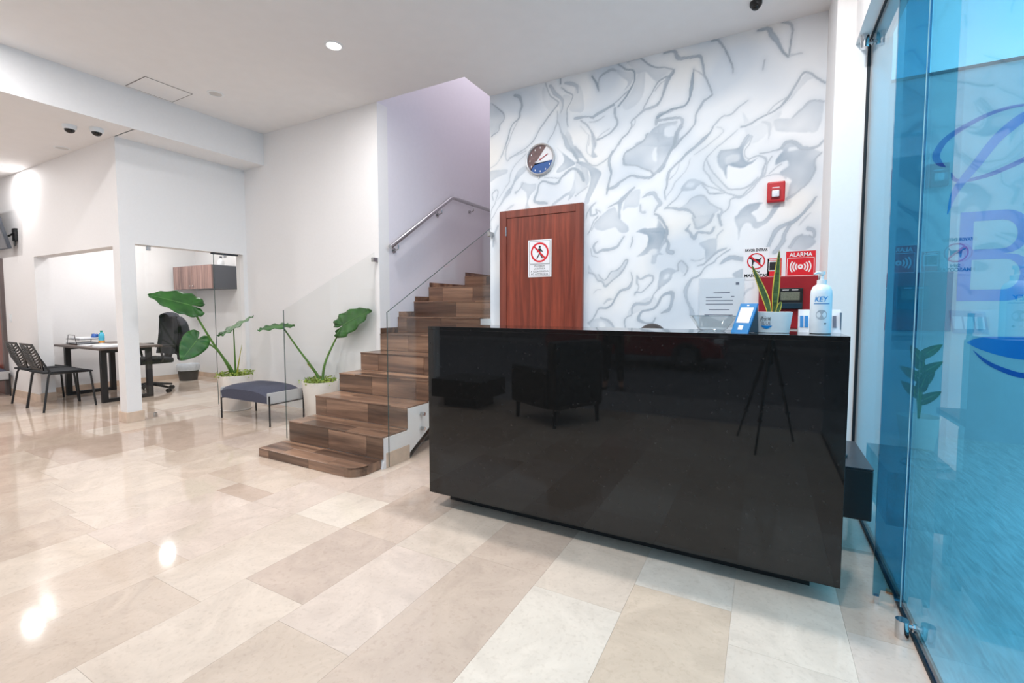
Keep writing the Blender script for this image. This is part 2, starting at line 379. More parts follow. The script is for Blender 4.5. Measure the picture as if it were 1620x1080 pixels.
# painted veins (tone, x z width in mm ...) and painted fields (tone, x z ...) on the mural wall
MURAL_VEIN = [[70,[-2470,3270,8,-2394,3199,12,-2340,3143,12,-2340,3089,7,-2383,3042,7,-2400,2990,7,-2482,2949,10]],[65,[-2213,3298,25,-2161,3269,30,-2135,3202,23,-2151,3133,18,-2166,3074,15,-2244,3017,10,-2287,2915,10,-2330,2804,8,-2373,2723,7]],[40,[-2171,3066,5,-2213,2993,7,-2266,2893,7,-2313,2783,7,-2319,2729,5]],[60,[-1881,3340,8,-1847,3246,8,-1794,3175,10,-1751,3132,12,-1793,3080,12,-1889,2987,12,-1968,2887,10,-2038,2802,8,-2130,2754,8,-2276,2704,7]],[50,[-1833,3303,25,-1784,3224,33,-1718,3159,28,-1708,3089,17,-1731,3034,7]],[75,[-1730,3344,12,-1728,3297,12]],[60,[-1719,3261,5,-1672,3217,12,-1611,3171,8,-1625,3114,7,-1661,3054,8,-1665,2979,12,-1655,2901,12]],[45,[-1681,3295,25,-1626,3283,33,-1571,3245,28,-1561,3185,17]],[50,[-1760,3057,8,-1759,2971,10,-1792,2882,8,-1830,2828,8,-1859,2781,5]],[50,[-1754,2961,8,-1725,2879,12,-1687,2795,33,-1649,2712,41,-1593,2652,25]],[45,[-2292,2679,12,-2234,2711,8,-2161,2727,8,-2088,2743,7]],[45,[-2308,2832,7,-2314,2723,8,-2298,2675,10]],[40,[-2340,2764,7,-2417,2674,7,-2505,2631,5]],[40,[-2088,2716,7,-2202,2634,8,-2260,2551,10,-2276,2470,8,-2319,2420,7,-2406,2309,5]],[50,[-2213,2471,17,-2266,2386,25,-2341,2302,20,-2406,2225,7,-2496,2102,5]],[50,[-2462,2315,8,-2472,2373,10,-2428,2410,12,-2406,2375,8,-2428,2312,7,-2473,2232,7,-2484,2205,5]],[50,[-2202,2360,22,-2160,2383,10,-2119,2441,8]],[35,[-2309,2197,7,-2255,2229,22,-2223,2239,7]],[60,[-1866,2215,20,-1946,2233,30,-1996,2256,25,-1966,2333,17,-1946,2402,15,-1897,2431,15,-1809,2394,17,-1751,2395,20,-1713,2442,15,-1657,2486,22,-1592,2503,20,-1528,2460,25,-1491,2388,22]],[50,[-1887,2465,7,-1809,2450,7,-1723,2439,7,-1666,2471,7]],[45,[-1572,2253,12,-1526,2282,8,-1481,2310,7,-1455,2324,5]],[55,[-1631,2696,8,-1593,2640,18,-1551,2574,13,-1565,2546,8]],[40,[-2407,2047,17,-2440,1984,20,-2457,1909,17,-2463,1848,17]],[30,[-2484,2205,7,-2496,2092,8,-2485,2015,7]],[85,[-1424,3299,12,-1388,3234,18,-1371,3197,18,-1363,3155,8]],[50,[-1371,3205,12,-1354,3267,13,-1311,3297,17,-1244,3314,22,-1202,3292,13]],[75,[-1186,3348,8,-1127,3290,12,-1062,3267,15,-1041,3234,15,-1044,3164,12,-1084,3102,13,-1132,3033,15,-1181,2987,17]],[55,[-1076,3116,8,-1141,3067,8,-1198,3031,8,-1248,3001,12]],[70,[-1223,3004,22,-1282,2987,20,-1359,2962,28,-1412,2939,17,-1447,2950,7]],[60,[-1582,2955,25,-1528,2957,22,-1465,2949,12,-1403,2925,7]],[40,[-1446,2900,8,-1376,2895,12,-1307,2923,8]],[55,[-1527,2932,12,-1473,2880,13,-1428,2814,15,-1401,2743,22,-1396,2685,25]],[30,[-1527,2881,5,-1481,2815,5,-1445,2775,7,-1449,2693,7]],[65,[-1210,2977,20,-1209,2912,18,-1187,2844,17,-1220,2793,15,-1279,2755,10,-1366,2733,13]],[35,[-1254,2807,8,-1323,2779,8,-1366,2745,7]],[70,[-991,3347,8,-943,3300,15,-864,3239,10,-803,3225,8,-742,3201,8,-719,3174,12,-749,3136,17]],[40,[-1112,3341,7,-1055,3347,7,-991,3339,7]],[60,[-771,3145,12,-832,3124,13,-862,3093,10,-892,3038,8,-930,2984,8,-961,2919,8]],[40,[-790,3111,7,-831,3094,7,-865,3051,7]],[55,[-800,3041,10,-814,2967,13,-851,2929,18,-898,2915,22,-953,2910,17,-992,2886,15,-1031,2855,13,-1063,2829,10,-1063,2789,12,-1095,2739,12,-1144,2699,10,-1176,2649,8]],[40,[-1031,2855,7,-1031,2815,8,-1055,2780,8]],[60,[-926,2705,7,-956,2656,12,-1036,2613,12,-1109,2573,12,-1129,2523,15,-1124,2478,22,-1091,2463,13,-1017,2451,8,-945,2413,10,-889,2385,12,-865,2351,18]],[55,[-865,2358,18,-811,2398,25,-774,2447,23,-745,2512,20,-708,2568,25,-691,2642,33]],[50,[-856,2767,17,-842,2819,33,-812,2851,30,-751,2855,20,-692,2866,17]],[50,[-803,2804,10,-750,2801,17,-691,2794,20]],[40,[-840,2749,12,-787,2762,12,-690,2759,17]],[30,[-1450,2788,7,-1462,2707,7,-1462,2632,7,-1430,2593,7]],[45,[-1374,2730,13,-1314,2740,12,-1254,2763,8]],[50,[-1580,2701,17,-1525,2633,18,-1479,2567,13,-1416,2512,12,-1367,2501,8,-1320,2523,10,-1268,2552,13,-1226,2595,17,-1193,2639,12,-1160,2690,7,-1111,2730,8]],[55,[-1579,2633,12,-1542,2568,12]],[55,[-1569,2487,8,-1532,2448,22,-1495,2380,17]],[35,[-1576,2258,7,-1522,2294,7,-1459,2329,5]],[60,[-1226,2603,22,-1260,2527,25,-1246,2451,22,-1237,2408,17,-1253,2353,15,-1265,2289,22,-1278,2240,12]],[60,[-1257,2279,22,-1197,2297,28,-1139,2338,17,-1057,2368,17,-992,2348,22,-904,2332,22,-865,2351,17]],[55,[-1031,2268,13,-1079,2226,20,-1137,2167,25,-1204,2142,13,-1263,2115,7]],[50,[-957,2172,7,-917,2191,25,-870,2198,33,-838,2158,25,-806,2108,28,-829,2079,22,-855,2034,13]],[40,[-976,2110,13,-971,2053,17,-935,2041,20]],[60,[-851,2018,15,-804,1989,17,-772,1932,15,-744,1882,15,-744,1844,17]],[50,[-1381,2169,8,-1425,2131,17,-1416,2062,18,-1367,2075,13,-1381,2110,8,-1332,2080,8]],[50,[-1430,2131,8,-1456,2083,10,-1469,2033,7]],[50,[-1358,2049,10,-1402,1993,10,-1428,1928,10,-1450,1896,7]],[40,[-1332,2046,7,-1380,1992,10,-1414,1927,7]],[55,[-748,1896,17,-766,1819,17,-731,1753,20,-741,1707,30,-699,1685,38]],[55,[-1111,1852,10,-1148,1805,17,-1182,1762,20,-1250,1741,28,-1311,1740,25,-1363,1718,15,-1386,1744,18,-1391,1787,17,-1356,1819,8]],[45,[-1417,1763,7,-1412,1703,8,-1354,1675,7]],[50,[-1041,1838,7,-1044,1790,12,-1056,1750,5]],[55,[-1438,1542,12,-1388,1523,12,-1352,1470,12,-1308,1452,12,-1281,1413,18,-1229,1450,12,-1161,1507,12,-1112,1563,13,-1079,1632,13,-1104,1637,10,-1137,1581,10,-1179,1553,10,-1230,1543,10,-1264,1485,12,-1299,1469,10,-1344,1521,8]],[55,[-1049,1528,7,-1039,1462,10,-1067,1396,23,-1143,1365,18,-1184,1306,13,-1218,1248,15,-1270,1214,15,-1331,1214,15,-1366,1162,12,-1393,1110,12,-1438,1075,22]],[35,[-1288,1256,8,-1253,1290,22,-1210,1294,5]],[30,[-1391,1351,5,-1360,1381,8,-1316,1384,5]],[50,[-995,1493,17,-962,1468,12,-906,1498,22,-862,1489,12,-865,1441,12,-904,1393,10,-952,1357,12,-1001,1354,15,-1013,1329,8]],[50,[-994,1477,22,-994,1436,15,-977,1403,7,-997,1354,7]],[50,[-801,1391,17,-840,1351,7,-855,1327,8,-878,1271,20,-926,1251,23,-999,1251,23,-1032,1214,15,-1039,1156,10,-1080,1131,10,-1097,1089,12,-1092,1031,10]],[60,[-828,1133,8,-851,1092,15,-907,1083,13,-964,1107,28,-973,1132,22,-949,1181,20,-893,1198,20,-838,1214,17,-807,1262,15,-784,1311,15,-731,1342,25,-692,1325,28,-698,1262,23,-720,1198,20,-782,1174,10]],[55,[-1321,1124,17,-1260,1107,22,-1216,1070,18,-1202,1032,10]],[60,[-653,2717,33,-685,2662,28,-703,2588,17,-732,2531,17,-768,2460,20,-790,2409,28,-828,2375,22]],[40,[-558,2699,7,-615,2649,10,-673,2591,17,-724,2530,13]],[60,[-402,2671,8,-429,2624,12,-484,2574,28,-540,2531,23,-597,2495,22,-648,2442,15,-729,2377,17,-747,2325,20,-757,2241,12,-771,2196,10,-770,2133,8]],[35,[-655,2420,5,-683,2347,7,-735,2293,8]],[35,[-574,2439,5,-609,2345,5,-689,2271,8,-718,2205,7,-770,2141,5]],[40,[-225,2617,5,-264,2581,10,-330,2534,8,-391,2485,8,-439,2441,10]],[35,[-374,2666,5,-332,2615,5,-482,2507,7,-539,2471,5]],[45,[-439,2441,12,-466,2393,10,-468,2348,12,-428,2283,12,-392,2226,10,-321,2158,12,-280,2124,12,-192,2096,13,-147,2138,10,-71,2207,8]],[45,[-445,2412,10,-415,2333,10,-358,2259,8,-308,2194,10,-260,2158,12,-173,2159,10,-122,2185,10,-72,2229,7]],[50,[-362,2429,17,-342,2463,17,-288,2469,10,-214,2472,12,-176,2523,25,-151,2554,22]],[40,[-118,2545,7,-143,2489,7,-168,2450,8,-166,2392,8,-127,2379,7,-76,2393,7]],[50,[-477,2237,17,-433,2201,8,-377,2176,8,-328,2152,8]],[50,[-476,2222,8,-447,2181,10,-418,2140,12,-355,2136,12,-300,2137,8]],[50,[-635,2188,8,-686,2124,8,-769,2055,13]],[60,[-769,2059,10,-708,2057,13,-655,2040,25,-603,2031,25,-551,2003,17,-528,1962,12]],[45,[-589,2083,8,-553,2121,10,-496,2137,12,-453,2121,10,-416,2065,12,-352,2021,12,-324,1996,15,-344,1938,22,-328,1877,17]],[45,[-317,1980,8,-277,2013,8,-271,2072,8,-225,2088,10,-185,2091,8]],[50,[-386,1968,17,-413,1918,17,-462,1881,17,-512,1873,17,-531,1905,12,-546,1960,10]],[55,[-592,1864,25,-562,1839,20,-532,1791,25,-504,1838,18,-454,1831,18,-404,1827,20,-380,1870,17]],[50,[-592,1864,17,-563,1908,8]],[55,[-351,1965,18,-340,1919,20,-325,1880,12]],[35,[-317,1839,12,-354,1808,10,-364,1771,7]],[50,[-290,1692,13,-338,1679,22,-379,1644,13,-427,1601,12,-455,1572,12,-498,1562,7]],[30,[-550,1615,13,-499,1604,12,-449,1625,7]],[50,[-262,1679,12,-343,1627,7,-377,1591,12,-433,1556,7,-482,1488,12,-540,1459,15,-568,1414,25,-589,1351,30,-580,1289,22,-549,1226,20,-533,1164,41]],[55,[-328,1574,12,-294,1602,28,-240,1618,33,-166,1600,37]],[50,[-649,1533,12,-650,1588,13,-624,1610,12,-594,1578,13,-578,1546,13,-599,1492,10]],[55,[-816,1242,15,-786,1307,17,-733,1346,20,-694,1345,25,-693,1290,25,-715,1218,20,-784,1174,10]],[55,[-821,1985,15,-782,1942,17,-746,1876,15,-756,1806,25,-732,1757,28,-739,1703,33,-701,1685,33]],[55,[341,2436,12,307,2404,17,256,2395,21,204,2412,27,158,2458,25,105,2463,21,68,2421,17,6,2409,8,-65,2407,8]],[50,[333,2350,10,295,2301,12,294,2216,12,256,2145,12,199,2091,10,125,2039,21]],[40,[-5,2248,8,18,2263,8,79,2307,8]],[45,[-152,2367,10,-96,2390,10,-48,2382,15,-24,2348,15,-41,2280,12,-52,2228,15,-123,2174,12,-180,2154,10,-246,2153,8]],[40,[15,2368,12,-15,2320,10,-29,2251,10,-52,2219,15,-122,2138,10,-186,2087,12,-245,2093,12]],[35,[-36,2226,8,11,2237,8,73,2229,8,113,2197,8]],[60,[311,2036,10,269,1972,19,226,1916,21,175,1868,27,115,1847,25,62,1816,31,32,1756,29,3,1678,21]],[55,[146,1845,25,117,1777,27,103,1716,29,51,1644,31]],[30,[278,1920,10,235,1872,12,206,1840,8]],[50,[267,1809,31,304,1789,27,306,1737,15,276,1756,10]],[50,[151,1678,21,180,1728,21,231,1764,12]],[60,[-797,3346,16,-718,3334,24,-681,3276,32,-609,3259,22,-516,3241,22,-492,3176,16,-478,3089,13,-419,2939,11,-435,2913,13,-485,2876,19,-530,2801,13,-551,2708,11,-632,2624,11,-703,2549,11]],[80,[-564,3157,8,-568,3086,19,-580,2992,24,-585,2933,13,-625,2880,13,-745,2867,13,-844,2824,22]],[40,[-560,3150,7,-490,3092,11,-430,2972,11]],[60,[-433,3344,11,-383,3333,16,-337,3267,13,-308,3190,13,-279,3125,11,-269,3058,7]],[70,[-106,3336,13,-34,3328,27,-13,3283,35,29,3216,32,61,3142,19,102,3087,11]],[60,[55,3350,11,95,3336,19,120,3296,16,118,3215,13,107,3097,11]],[30,[107,3097,27,141,3094,13,189,3088,8]],[50,[-53,3104,8,-59,3032,8]],[60,[-203,2632,11,-129,2648,13,-47,2684,11,53,2726,13,111,2793,19,148,2857,16,193,2934,13,226,2945,16,279,2903,13,337,2847,16]],[40,[-27,2703,8,32,2759,8,120,2802,11]],[45,[144,2636,13,191,2682,13,257,2735,16,336,2716,13]],[45,[-160,2823,7,-228,2783,11,-281,2740,13,-347,2729,11,-412,2664,11]],[30,[-56,2640,8,-4,2608,22,-11,2507,7]],[60,[-715,3187,13,-750,3140,27,-786,3049,13,-821,2957,11,-845,2925,11]],[55,[-843,2799,19,-769,2797,22,-671,2791,19,-640,2748,22,-675,2668,19,-703,2574,13]]]
MURAL_FILL = [[35,[-2497,3275,-2415,3222,-2340,3134,-2351,3072,-2394,3016,-2493,2951]],[45,[-1660,2859,-1622,2810,-1594,2720,-1529,2651,-1493,2590,-1565,2601,-1621,2674,-1668,2724,-1687,2804]],[25,[-1910,3303,-1871,3286,-1813,3196,-1760,3125,-1822,3060,-1890,3134,-1920,3227]],[28,[-1746,3148,-1690,3196,-1620,3156,-1652,3069,-1670,2937,-1650,2849,-1716,2843,-1754,2970,-1741,3070]],[22,[-1571,3254,-1525,3219,-1497,3022,-1587,3014,-1643,3051,-1607,3161]],[45,[-2505,2593,-2439,2607,-2298,2597,-2308,2557,-2417,2535,-2506,2495]],[50,[-2181,2567,-2068,2605,-2088,2554,-2181,2486,-2234,2428,-2266,2349,-2363,2277,-2319,2374,-2244,2439]],[45,[-2139,2453,-2057,2425,-1981,2420,-1986,2362,-2037,2314,-2067,2236,-2046,2189,-2098,2194,-2077,2265,-2088,2347,-2139,2389]],[50,[-1808,2209,-1712,2269,-1618,2318,-1582,2408,-1572,2313,-1590,2264,-1646,2218,-1637,2269,-1731,2227,-1798,2182]],[50,[-1762,2726,-1715,2675,-1639,2612,-1574,2552,-1620,2524,-1704,2493,-1756,2487,-1761,2518,-1695,2586,-1705,2648]],[40,[-1528,2537,-1457,2535,-1455,2341,-1491,2379,-1519,2459]],[55,[-775,3150,-734,3148,-755,3084,-792,3039,-806,2989,-804,3057,-790,3115]],[30,[-1103,3343,-999,3337,-911,3273,-872,3233,-742,3195,-809,3150,-862,3124,-942,3219,-1021,3222,-1037,3249]],[30,[-1210,3314,-1135,3272,-1053,3245,-1060,3168,-1133,3105,-1101,3177,-1176,3250]],[20,[-1021,3214,-958,3254,-970,3023,-1098,2939,-1148,2997,-1067,3091]],[42,[-926,2713,-949,2662,-1028,2620,-1109,2577,-1133,2532,-1133,2479,-1091,2465,-1025,2452,-945,2413,-897,2394,-873,2360,-834,2370,-796,2419,-759,2468,-737,2519,-708,2576,-691,2642,-691,2672]],[-90,[-861,2585,-823,2618,-792,2616,-787,2558,-813,2492,-851,2458,-879,2478,-883,2534]],[-90,[-786,2689,-710,2675,-717,2646,-755,2645,-782,2669]],[42,[-871,2747,-779,2761,-690,2744,-686,2569,-1028,2625,-933,2679]],[-90,[-783,2723,-741,2738,-689,2729,-688,2660,-739,2642,-778,2676]],[50,[-1432,2802,-1401,2780,-1370,2729,-1378,2677,-1400,2630,-1364,2579,-1426,2584,-1422,2676]],[50,[-1579,2565,-1479,2550,-1407,2498,-1345,2456,-1327,2417,-1353,2366,-1405,2263,-1431,2216,-1448,2171,-1493,2176,-1476,2229,-1441,2335,-1433,2426,-1469,2490,-1524,2523]],[30,[-1579,2531,-1515,2513,-1451,2446,-1441,2369,-1495,2308,-1577,2283]],[55,[-1170,2171,-1104,2221,-1055,2267,-1023,2267,-1071,2225,-1128,2158,-1144,2078,-1147,2004,-1172,2023,-1169,2105]],[28,[-1087,2219,-982,2246,-981,2166,-996,2096,-1086,2097,-1127,2076,-1120,2149]],[35,[-1203,2117,-1160,2022,-1083,1933,-1083,1884,-1158,1890,-1192,1934,-1261,1923,-1321,1911,-1393,1959,-1323,2054]],[55,[-827,1976,-795,1933,-764,1884,-763,1845,-984,1877,-1001,1886,-937,1909,-865,1884,-826,1904,-819,1935]],[55,[-1009,1881,-936,1899,-771,1898,-763,1834,-777,1780,-807,1703,-775,1677,-822,1664,-836,1600,-876,1602,-869,1666,-901,1684,-949,1670,-1005,1665,-965,1696,-918,1749,-907,1837,-952,1864]],[-90,[-909,1692,-862,1726,-815,1711,-814,1687,-869,1666]],[35,[-1443,1611,-1388,1540,-1335,1521,-1290,1460,-1247,1501,-1222,1542,-1154,1573,-1096,1637,-1083,1620,-1120,1555,-1187,1483,-1281,1418,-1343,1470,-1433,1533]],[60,[-809,1391,-807,1487,-788,1531,-719,1556,-666,1530,-696,1515,-710,1453,-770,1406]],[-90,[-767,1462,-760,1502,-734,1513,-722,1492,-748,1458]],[45,[-1437,1066,-1384,1110,-1321,1124,-1251,1103,-1207,1061,-1198,1029,-1383,1025]],[-80,[-1339,1085,-1303,1094,-1268,1060,-1285,1034,-1329,1033]],[20,[-1040,1231,-855,1319,-814,1230,-957,1189,-1072,1139]],[40,[-842,2751,-781,2740,-787,2664,-704,2642,-710,2574,-761,2490,-790,2417,-836,2376]],[-90,[-784,2717,-743,2733,-694,2724,-704,2657,-749,2646,-780,2670]],[22,[-459,2392,-415,2326,-322,2203,-253,2150,-173,2152,-71,2207,-185,2099,-280,2131,-392,2234,-465,2340]],[52,[-362,2451,-302,2475,-214,2472,-183,2531,-157,2559,-118,2552,-137,2516,-175,2473,-180,2416,-166,2371,-126,2358,-76,2379,-126,2336,-190,2313,-244,2331,-292,2345,-299,2244,-325,2306,-357,2355,-372,2416]],[-50,[-300,2420,-260,2432,-206,2420,-212,2377,-258,2363,-305,2355,-310,2399]],[52,[-643,2189,-625,2240,-586,2273,-535,2274,-491,2254,-469,2236,-512,2211,-547,2185]],[-70,[-603,2222,-585,2250,-545,2245,-541,2222,-570,2207]],[42,[-655,2044,-604,2077,-560,2118,-503,2138,-460,2130,-416,2072,-359,2021,-345,1998,-386,1964,-413,1914,-455,1888,-519,1885,-536,1971,-588,2021]],[58,[-66,2028,-118,2026,-163,1994,-208,1955,-230,1906,-212,1853,-179,1851,-147,1891,-62,1855,-96,1930,-109,1960,-66,1992]],[45,[-543,1983,-386,1968,-406,1925,-462,1884,-505,1873,-527,1882,-539,1937]],[55,[-221,1953,-115,1943,-108,1899,-62,1866,-61,1837,-100,1847,-120,1878,-153,1884,-179,1854,-191,1811,-200,1760,-205,1834,-230,1902]],[33,[-495,1742,-438,1769,-368,1779,-352,1703,-378,1637,-434,1594,-450,1686]],[50,[-237,1480,-224,1502,-164,1530,-162,1459,-216,1457]],[60,[-819,1387,-805,1483,-790,1523,-729,1556,-698,1535,-652,1537,-645,1525,-705,1496,-719,1449,-757,1410]],[-90,[-770,1466,-759,1502,-736,1513,-720,1496,-742,1465]],[30,[-639,1595,-616,1602,-586,1546,-607,1508,-637,1533]],[50,[-159,1322,-127,1366,-94,1380,-89,1424,-81,1373,-126,1337,-152,1307]],[45,[-829,1962,-765,1870,-787,1808,-741,1782,-778,1745,-824,1692]],[50,[41,2295,47,2346,84,2401,68,2421,105,2467,158,2471,203,2442,234,2403,293,2385,330,2346,296,2292,298,2216,256,2145,199,2091,125,2030,137,2142,143,2185,73,2238,124,2317,86,2323]],[-90,[114,2401,129,2420,174,2420,201,2404,167,2393,130,2387]],[-90,[-6,2266,33,2304,86,2314,117,2318,125,2282,73,2246,-5,2248]],[58,[-232,1913,-208,1966,-168,2008,-119,2034,-39,2026,-78,2008,-109,1957,-100,1901,-51,1888,4,1928,33,1996,64,2011,80,2000,43,1933,13,1892,-50,1843,-90,1837,-115,1876,-157,1888,-181,1854,-199,1759,-206,1856]],[42,[151,1678,172,1720,209,1761,276,1756,314,1719,307,1685,242,1646,167,1650]],[30,[121,2785,176,2883,227,2937,299,2888,242,2890,187,2837,112,2754,34,2691,-107,2627,54,2710]],[40,[25,2648,144,2636,191,2693,257,2735,336,2718,337,2697,310,2518,216,2518,58,2551,27,2591]],[25,[-851,3225,-727,3202,-775,3146,-849,3125]],[20,[-195,2747,-107,2627,74,2706,-23,2543,-146,2506]]]
# ------------------------------------------------------------------ mural wall: painted marbling, colour held in the wall mesh
def mural():
    x0, x1, z0, z1, r = -2.5, .36, 0., CE, .0065
    nx, nz = int((x1 - x0) / r) + 1, int((z1 - z0) / r) + 1
    xs = np.linspace(x0, x1, nx); zs = np.linspace(z0, z1, nz); X, Z = np.meshgrid(xs, zs)
    rs = np.random.RandomState(3)
    def noise(f, n=7):
        o = np.zeros_like(X)
        for i in range(n):
            a = rs.uniform(0, 6.28); k = f * rs.uniform(.6, 1.7); o += np.sin(k * (X * np.cos(a) + Z * np.sin(a)) + rs.uniform(0, 6.28) + 1.3 * np.sin(k * .6 * (X * np.sin(a) - Z * np.cos(a)) + rs.uniform(0, 6)))
        return o / n
    wx, wz = X + .006 * noise(38) + .003 * noise(110), Z + .006 * noise(38) + .003 * noise(110)
    T = np.zeros_like(X)                      # amount of grey-blue paint
    E = np.zeros_like(X)                      # darker edge lines
    def segdist(px, pz, P, Q):
        d = Q - P; L = d @ d + 1e-12; t = np.clip(((px - P[0]) * d[0] + (pz - P[1]) * d[1]) / L, 0, 1)
        return np.hypot(px - P[0] - t * d[0], pz - P[1] - t * d[1]), t
    def window(pts, m):
        a = [p[0] for p in pts]; b = [p[1] for p in pts]
        i0, i1 = np.searchsorted(xs, [min(a) - m, max(a) + m]); j0, j1 = np.searchsorted(zs, [min(b) - m, max(b) + m])
        return slice(j0, j1), slice(i0, i1)
    wash = noise(11) + .5 * noise(30)
    for tone, d in MURAL_FILL:
        P = [p for p in catmull([(d[i] / 1000, d[i + 1] / 1000) for i in range(0, len(d), 2)], 4, True)]
        s = window(P, .05); px, pz = wx[s], wz[s]
        if px.size == 0: continue
        ins = np.zeros(px.shape, bool); D = np.full(px.shape, 9.)
        for i in range(len(P)):
            a, b = P[i], P[(i + 1) % len(P)]
            if a[1] != b[1]: ins ^= ((a[1] > pz) != (b[1] > pz)) & (px < (b[0] - a[0]) * (pz - a[1]) / (b[1] - a[1]) + a[0])
            D = np.minimum(D, segdist(px, pz, a, b)[0])
        sd = np.where(ins, D, -D); k = np.clip((sd + .004) / .010, 0, 1); t = tone / 100
        if t > 0:
            v = t * (.62 + .38 * np.exp(-D / .05)) * (1 + .45 * wash[s]); T[s] = np.maximum(T[s], k * v)
        else: T[s] *= 1 + t * np.clip((sd + .006) / .016, 0, 1)
    for tone, d in MURAL_VEIN:
        P = catmull([(d[i] / 1000, d[i + 1] / 1000, d[i + 2] / 1000) for i in range(0, len(d), 3)], 6)
        s = window(P, .07); px, pz = wx[s], wz[s]
        if px.size == 0: continue
        B = np.full(px.shape, 9.)             # distance in units of the half width, minus one
        for a, b in zip(P[:-1], P[1:]):
            q, t = segdist(px, pz, a[:2], b[:2]); h = np.maximum(.0016, (a[2] + (b[2] - a[2]) * t) * .5)
            B = np.minimum(B, (q - h))
        t = tone / 100; T[s] = np.maximum(T[s], t * np.clip((.003 - B) / .006, 0, 1)); E[s] = np.maximum(E[s], .22 * t * np.exp(-((B + .002) / .004) ** 2))
        T[s] = np.maximum(T[s], .26 * t * np.clip(1 - B / .05, 0, 1) ** 2)
    n1 = noise(4.5); n2 = noise(9)
    white = np.array(lin((238, 241, 245))); cream = np.array(lin((240, 238, 234))); pale = np.array(lin((212, 221, 231))); grey = np.array(lin((156, 171, 186))); dark = np.array(lin((104, 115, 126)))
    def mix(a, b, t): return a + (b - a) * np.clip(t, 0, 1)[..., None]
    col = np.broadcast_to(white, X.shape + (3,)).copy()
    col = mix(col, cream, .9 * np.clip(n1 * 2.2, 0, 1)); col = mix(col, pale, .9 * np.clip(-n2 * 1.6 + .25, 0, 1))
    T = T * (1 + .2 * wash); col = mix(col, grey, T * 1.3); col = mix(col, dark, E * 1.7)
    me = bpy.data.meshes.new('wall_mural'); nv = nx * nz
    co = np.stack([X, np.full_like(X, 4.13), Z], -1).reshape(-1, 3)
    idx = np.arange(nv).reshape(nz, nx); q = np.stack([idx[:-1, :-1], idx[:-1, 1:], idx[1:, 1:], idx[1:, :-1]], -1).reshape(-1, 4)
    me.vertices.add(nv); me.vertices.foreach_set('co', co.astype(np.float32).ravel())
    me.loops.add(q.size); me.loops.foreach_set('vertex_index', q.astype(np.int32).ravel())
    me.polygons.add(len(q)); me.polygons.foreach_set('loop_start', (np.arange(len(q)) * 4).astype(np.int32))
    at = me.color_attributes.new('paint', 'FLOAT_COLOR', 'POINT')
    at.data.foreach_set('color', np.concatenate([col.reshape(-1, 3), np.ones((nv, 1))], 1).astype(np.float32).ravel())
    me.update(calc_edges=True); me.validate()
    m, n, p = nt('painted_marbling'); vc = N(n, 'ShaderNodeVertexColor', layer_name='paint'); n.links.new(vc.outputs[0], p.inputs['Base Color'])
    p.inputs['Roughness'].default_value = .6
    no = N(n, 'ShaderNodeTexNoise'); no.inputs['Scale'].default_value = 90; bp = N(n, 'ShaderNodeBump'); bp.inputs['Strength'].default_value = .08; bp.inputs['Distance'].default_value = .002
    n.links.new(no.outputs[0], bp.inputs['Height']); n.links.new(bp.outputs[0], p.inputs['Normal'])
    me.materials.append(m); o = bpy.data.objects.new('painted_marbling', me); C.objects.link(o); return o
wm = wall('wall_mural', (-2.5, .36, 4.1301, 4.3, 0, CE))
par(mural(), wm)

# ------------------------------------------------------------------ glass front on the right: panes, fin, seals, fittings
GX = .52
def fitting(x, y, z0, z1, parent):
    MB().lathe([(.021, z0), (.021, z1)], (x, y, 0), 20).build('standoff_post', M['chrome'], parent, smooth=True)
    zz = (z0 + z1) / 2 + .012 * (1 if z0 < 1 else -1)
    MB().tube([(x + .018, y, zz), (GX - .004, y, zz)], .010, 12).build('clamp_arm', M['chrome'], parent, smooth=True)
    MB().tube([(GX - .012, y, zz), (GX - .0055, y, zz)], .016, 16).build('clamp_disc', M['chrome'], parent, smooth=True)
win = struct(BX('window_1', M['tintglass'], GX - .005, GX + .005, 2.352, 3.597, .012, 2.826))
win2 = struct(BX('window_2', M['tintglass'], GX - .005, GX + .005, -.88, 2.346, .012, 2.826))
BX('glass_edge', pmat('pale_glass_edge_glow', (170, 214, 224), .15), GX - .0072, GX - .0051, 2.342, 2.3462, .012, 2.826, parent=win2)  # pale strip proud of the pane, edge glow put into its colour
BX('floor_seal', M['rubber'], GX - .011, GX + .011, 2.352, 3.6, 0, .011, parent=win); BX('floor_seal', M['rubber'], GX - .011, GX + .011, -.88, 2.346, 0, .011, parent=win2)
BX('wall_seal', M['rubber'], GX - .013, GX + .013, 3.592, 3.6, 0, 2.83, parent=win)
BX('head_seal', M['rubber'], GX - .011, GX + .011, 2.352, 3.595, 2.822, 2.83, parent=win); BX('head_seal', M['rubber'], GX - .011, GX + .011, -.88, 2.346, 2.822, 2.83, parent=win2)
fitting(.478, 2.145, 0, .068, win2); fitting(.478, 3.50, 2.755, 2.83, win)
BX('spacer_block', pmat('orange_spacer', (214, 130, 84), .6), GX - .03, GX - .012, 2.45, 2.475, 0, .012, parent=win)
fin = thing('glass_fin', 'narrow dark blue upright glass fin bracing the tinted glass front beside the counter', 'glass fin', (.47, 2.345, 0))
MB().prism([(.425, .03), (.445, .03), (.45, .06), (.49, .06), (.495, .03), (.523, .03), (.523, 2.826), (.425, 2.826)], 1, 2.348, 2.362).build('fin_glass', glass('blue_fin_glass', (.34, .64, .76), .05), fin)
BX('fin_shoe', M['chrome'], .43, .445, 2.344, 2.366, 0, .032, parent=fin); BX('fin_shoe', M['chrome'], .495, .515, 2.344, 2.366, 0, .032, parent=fin)
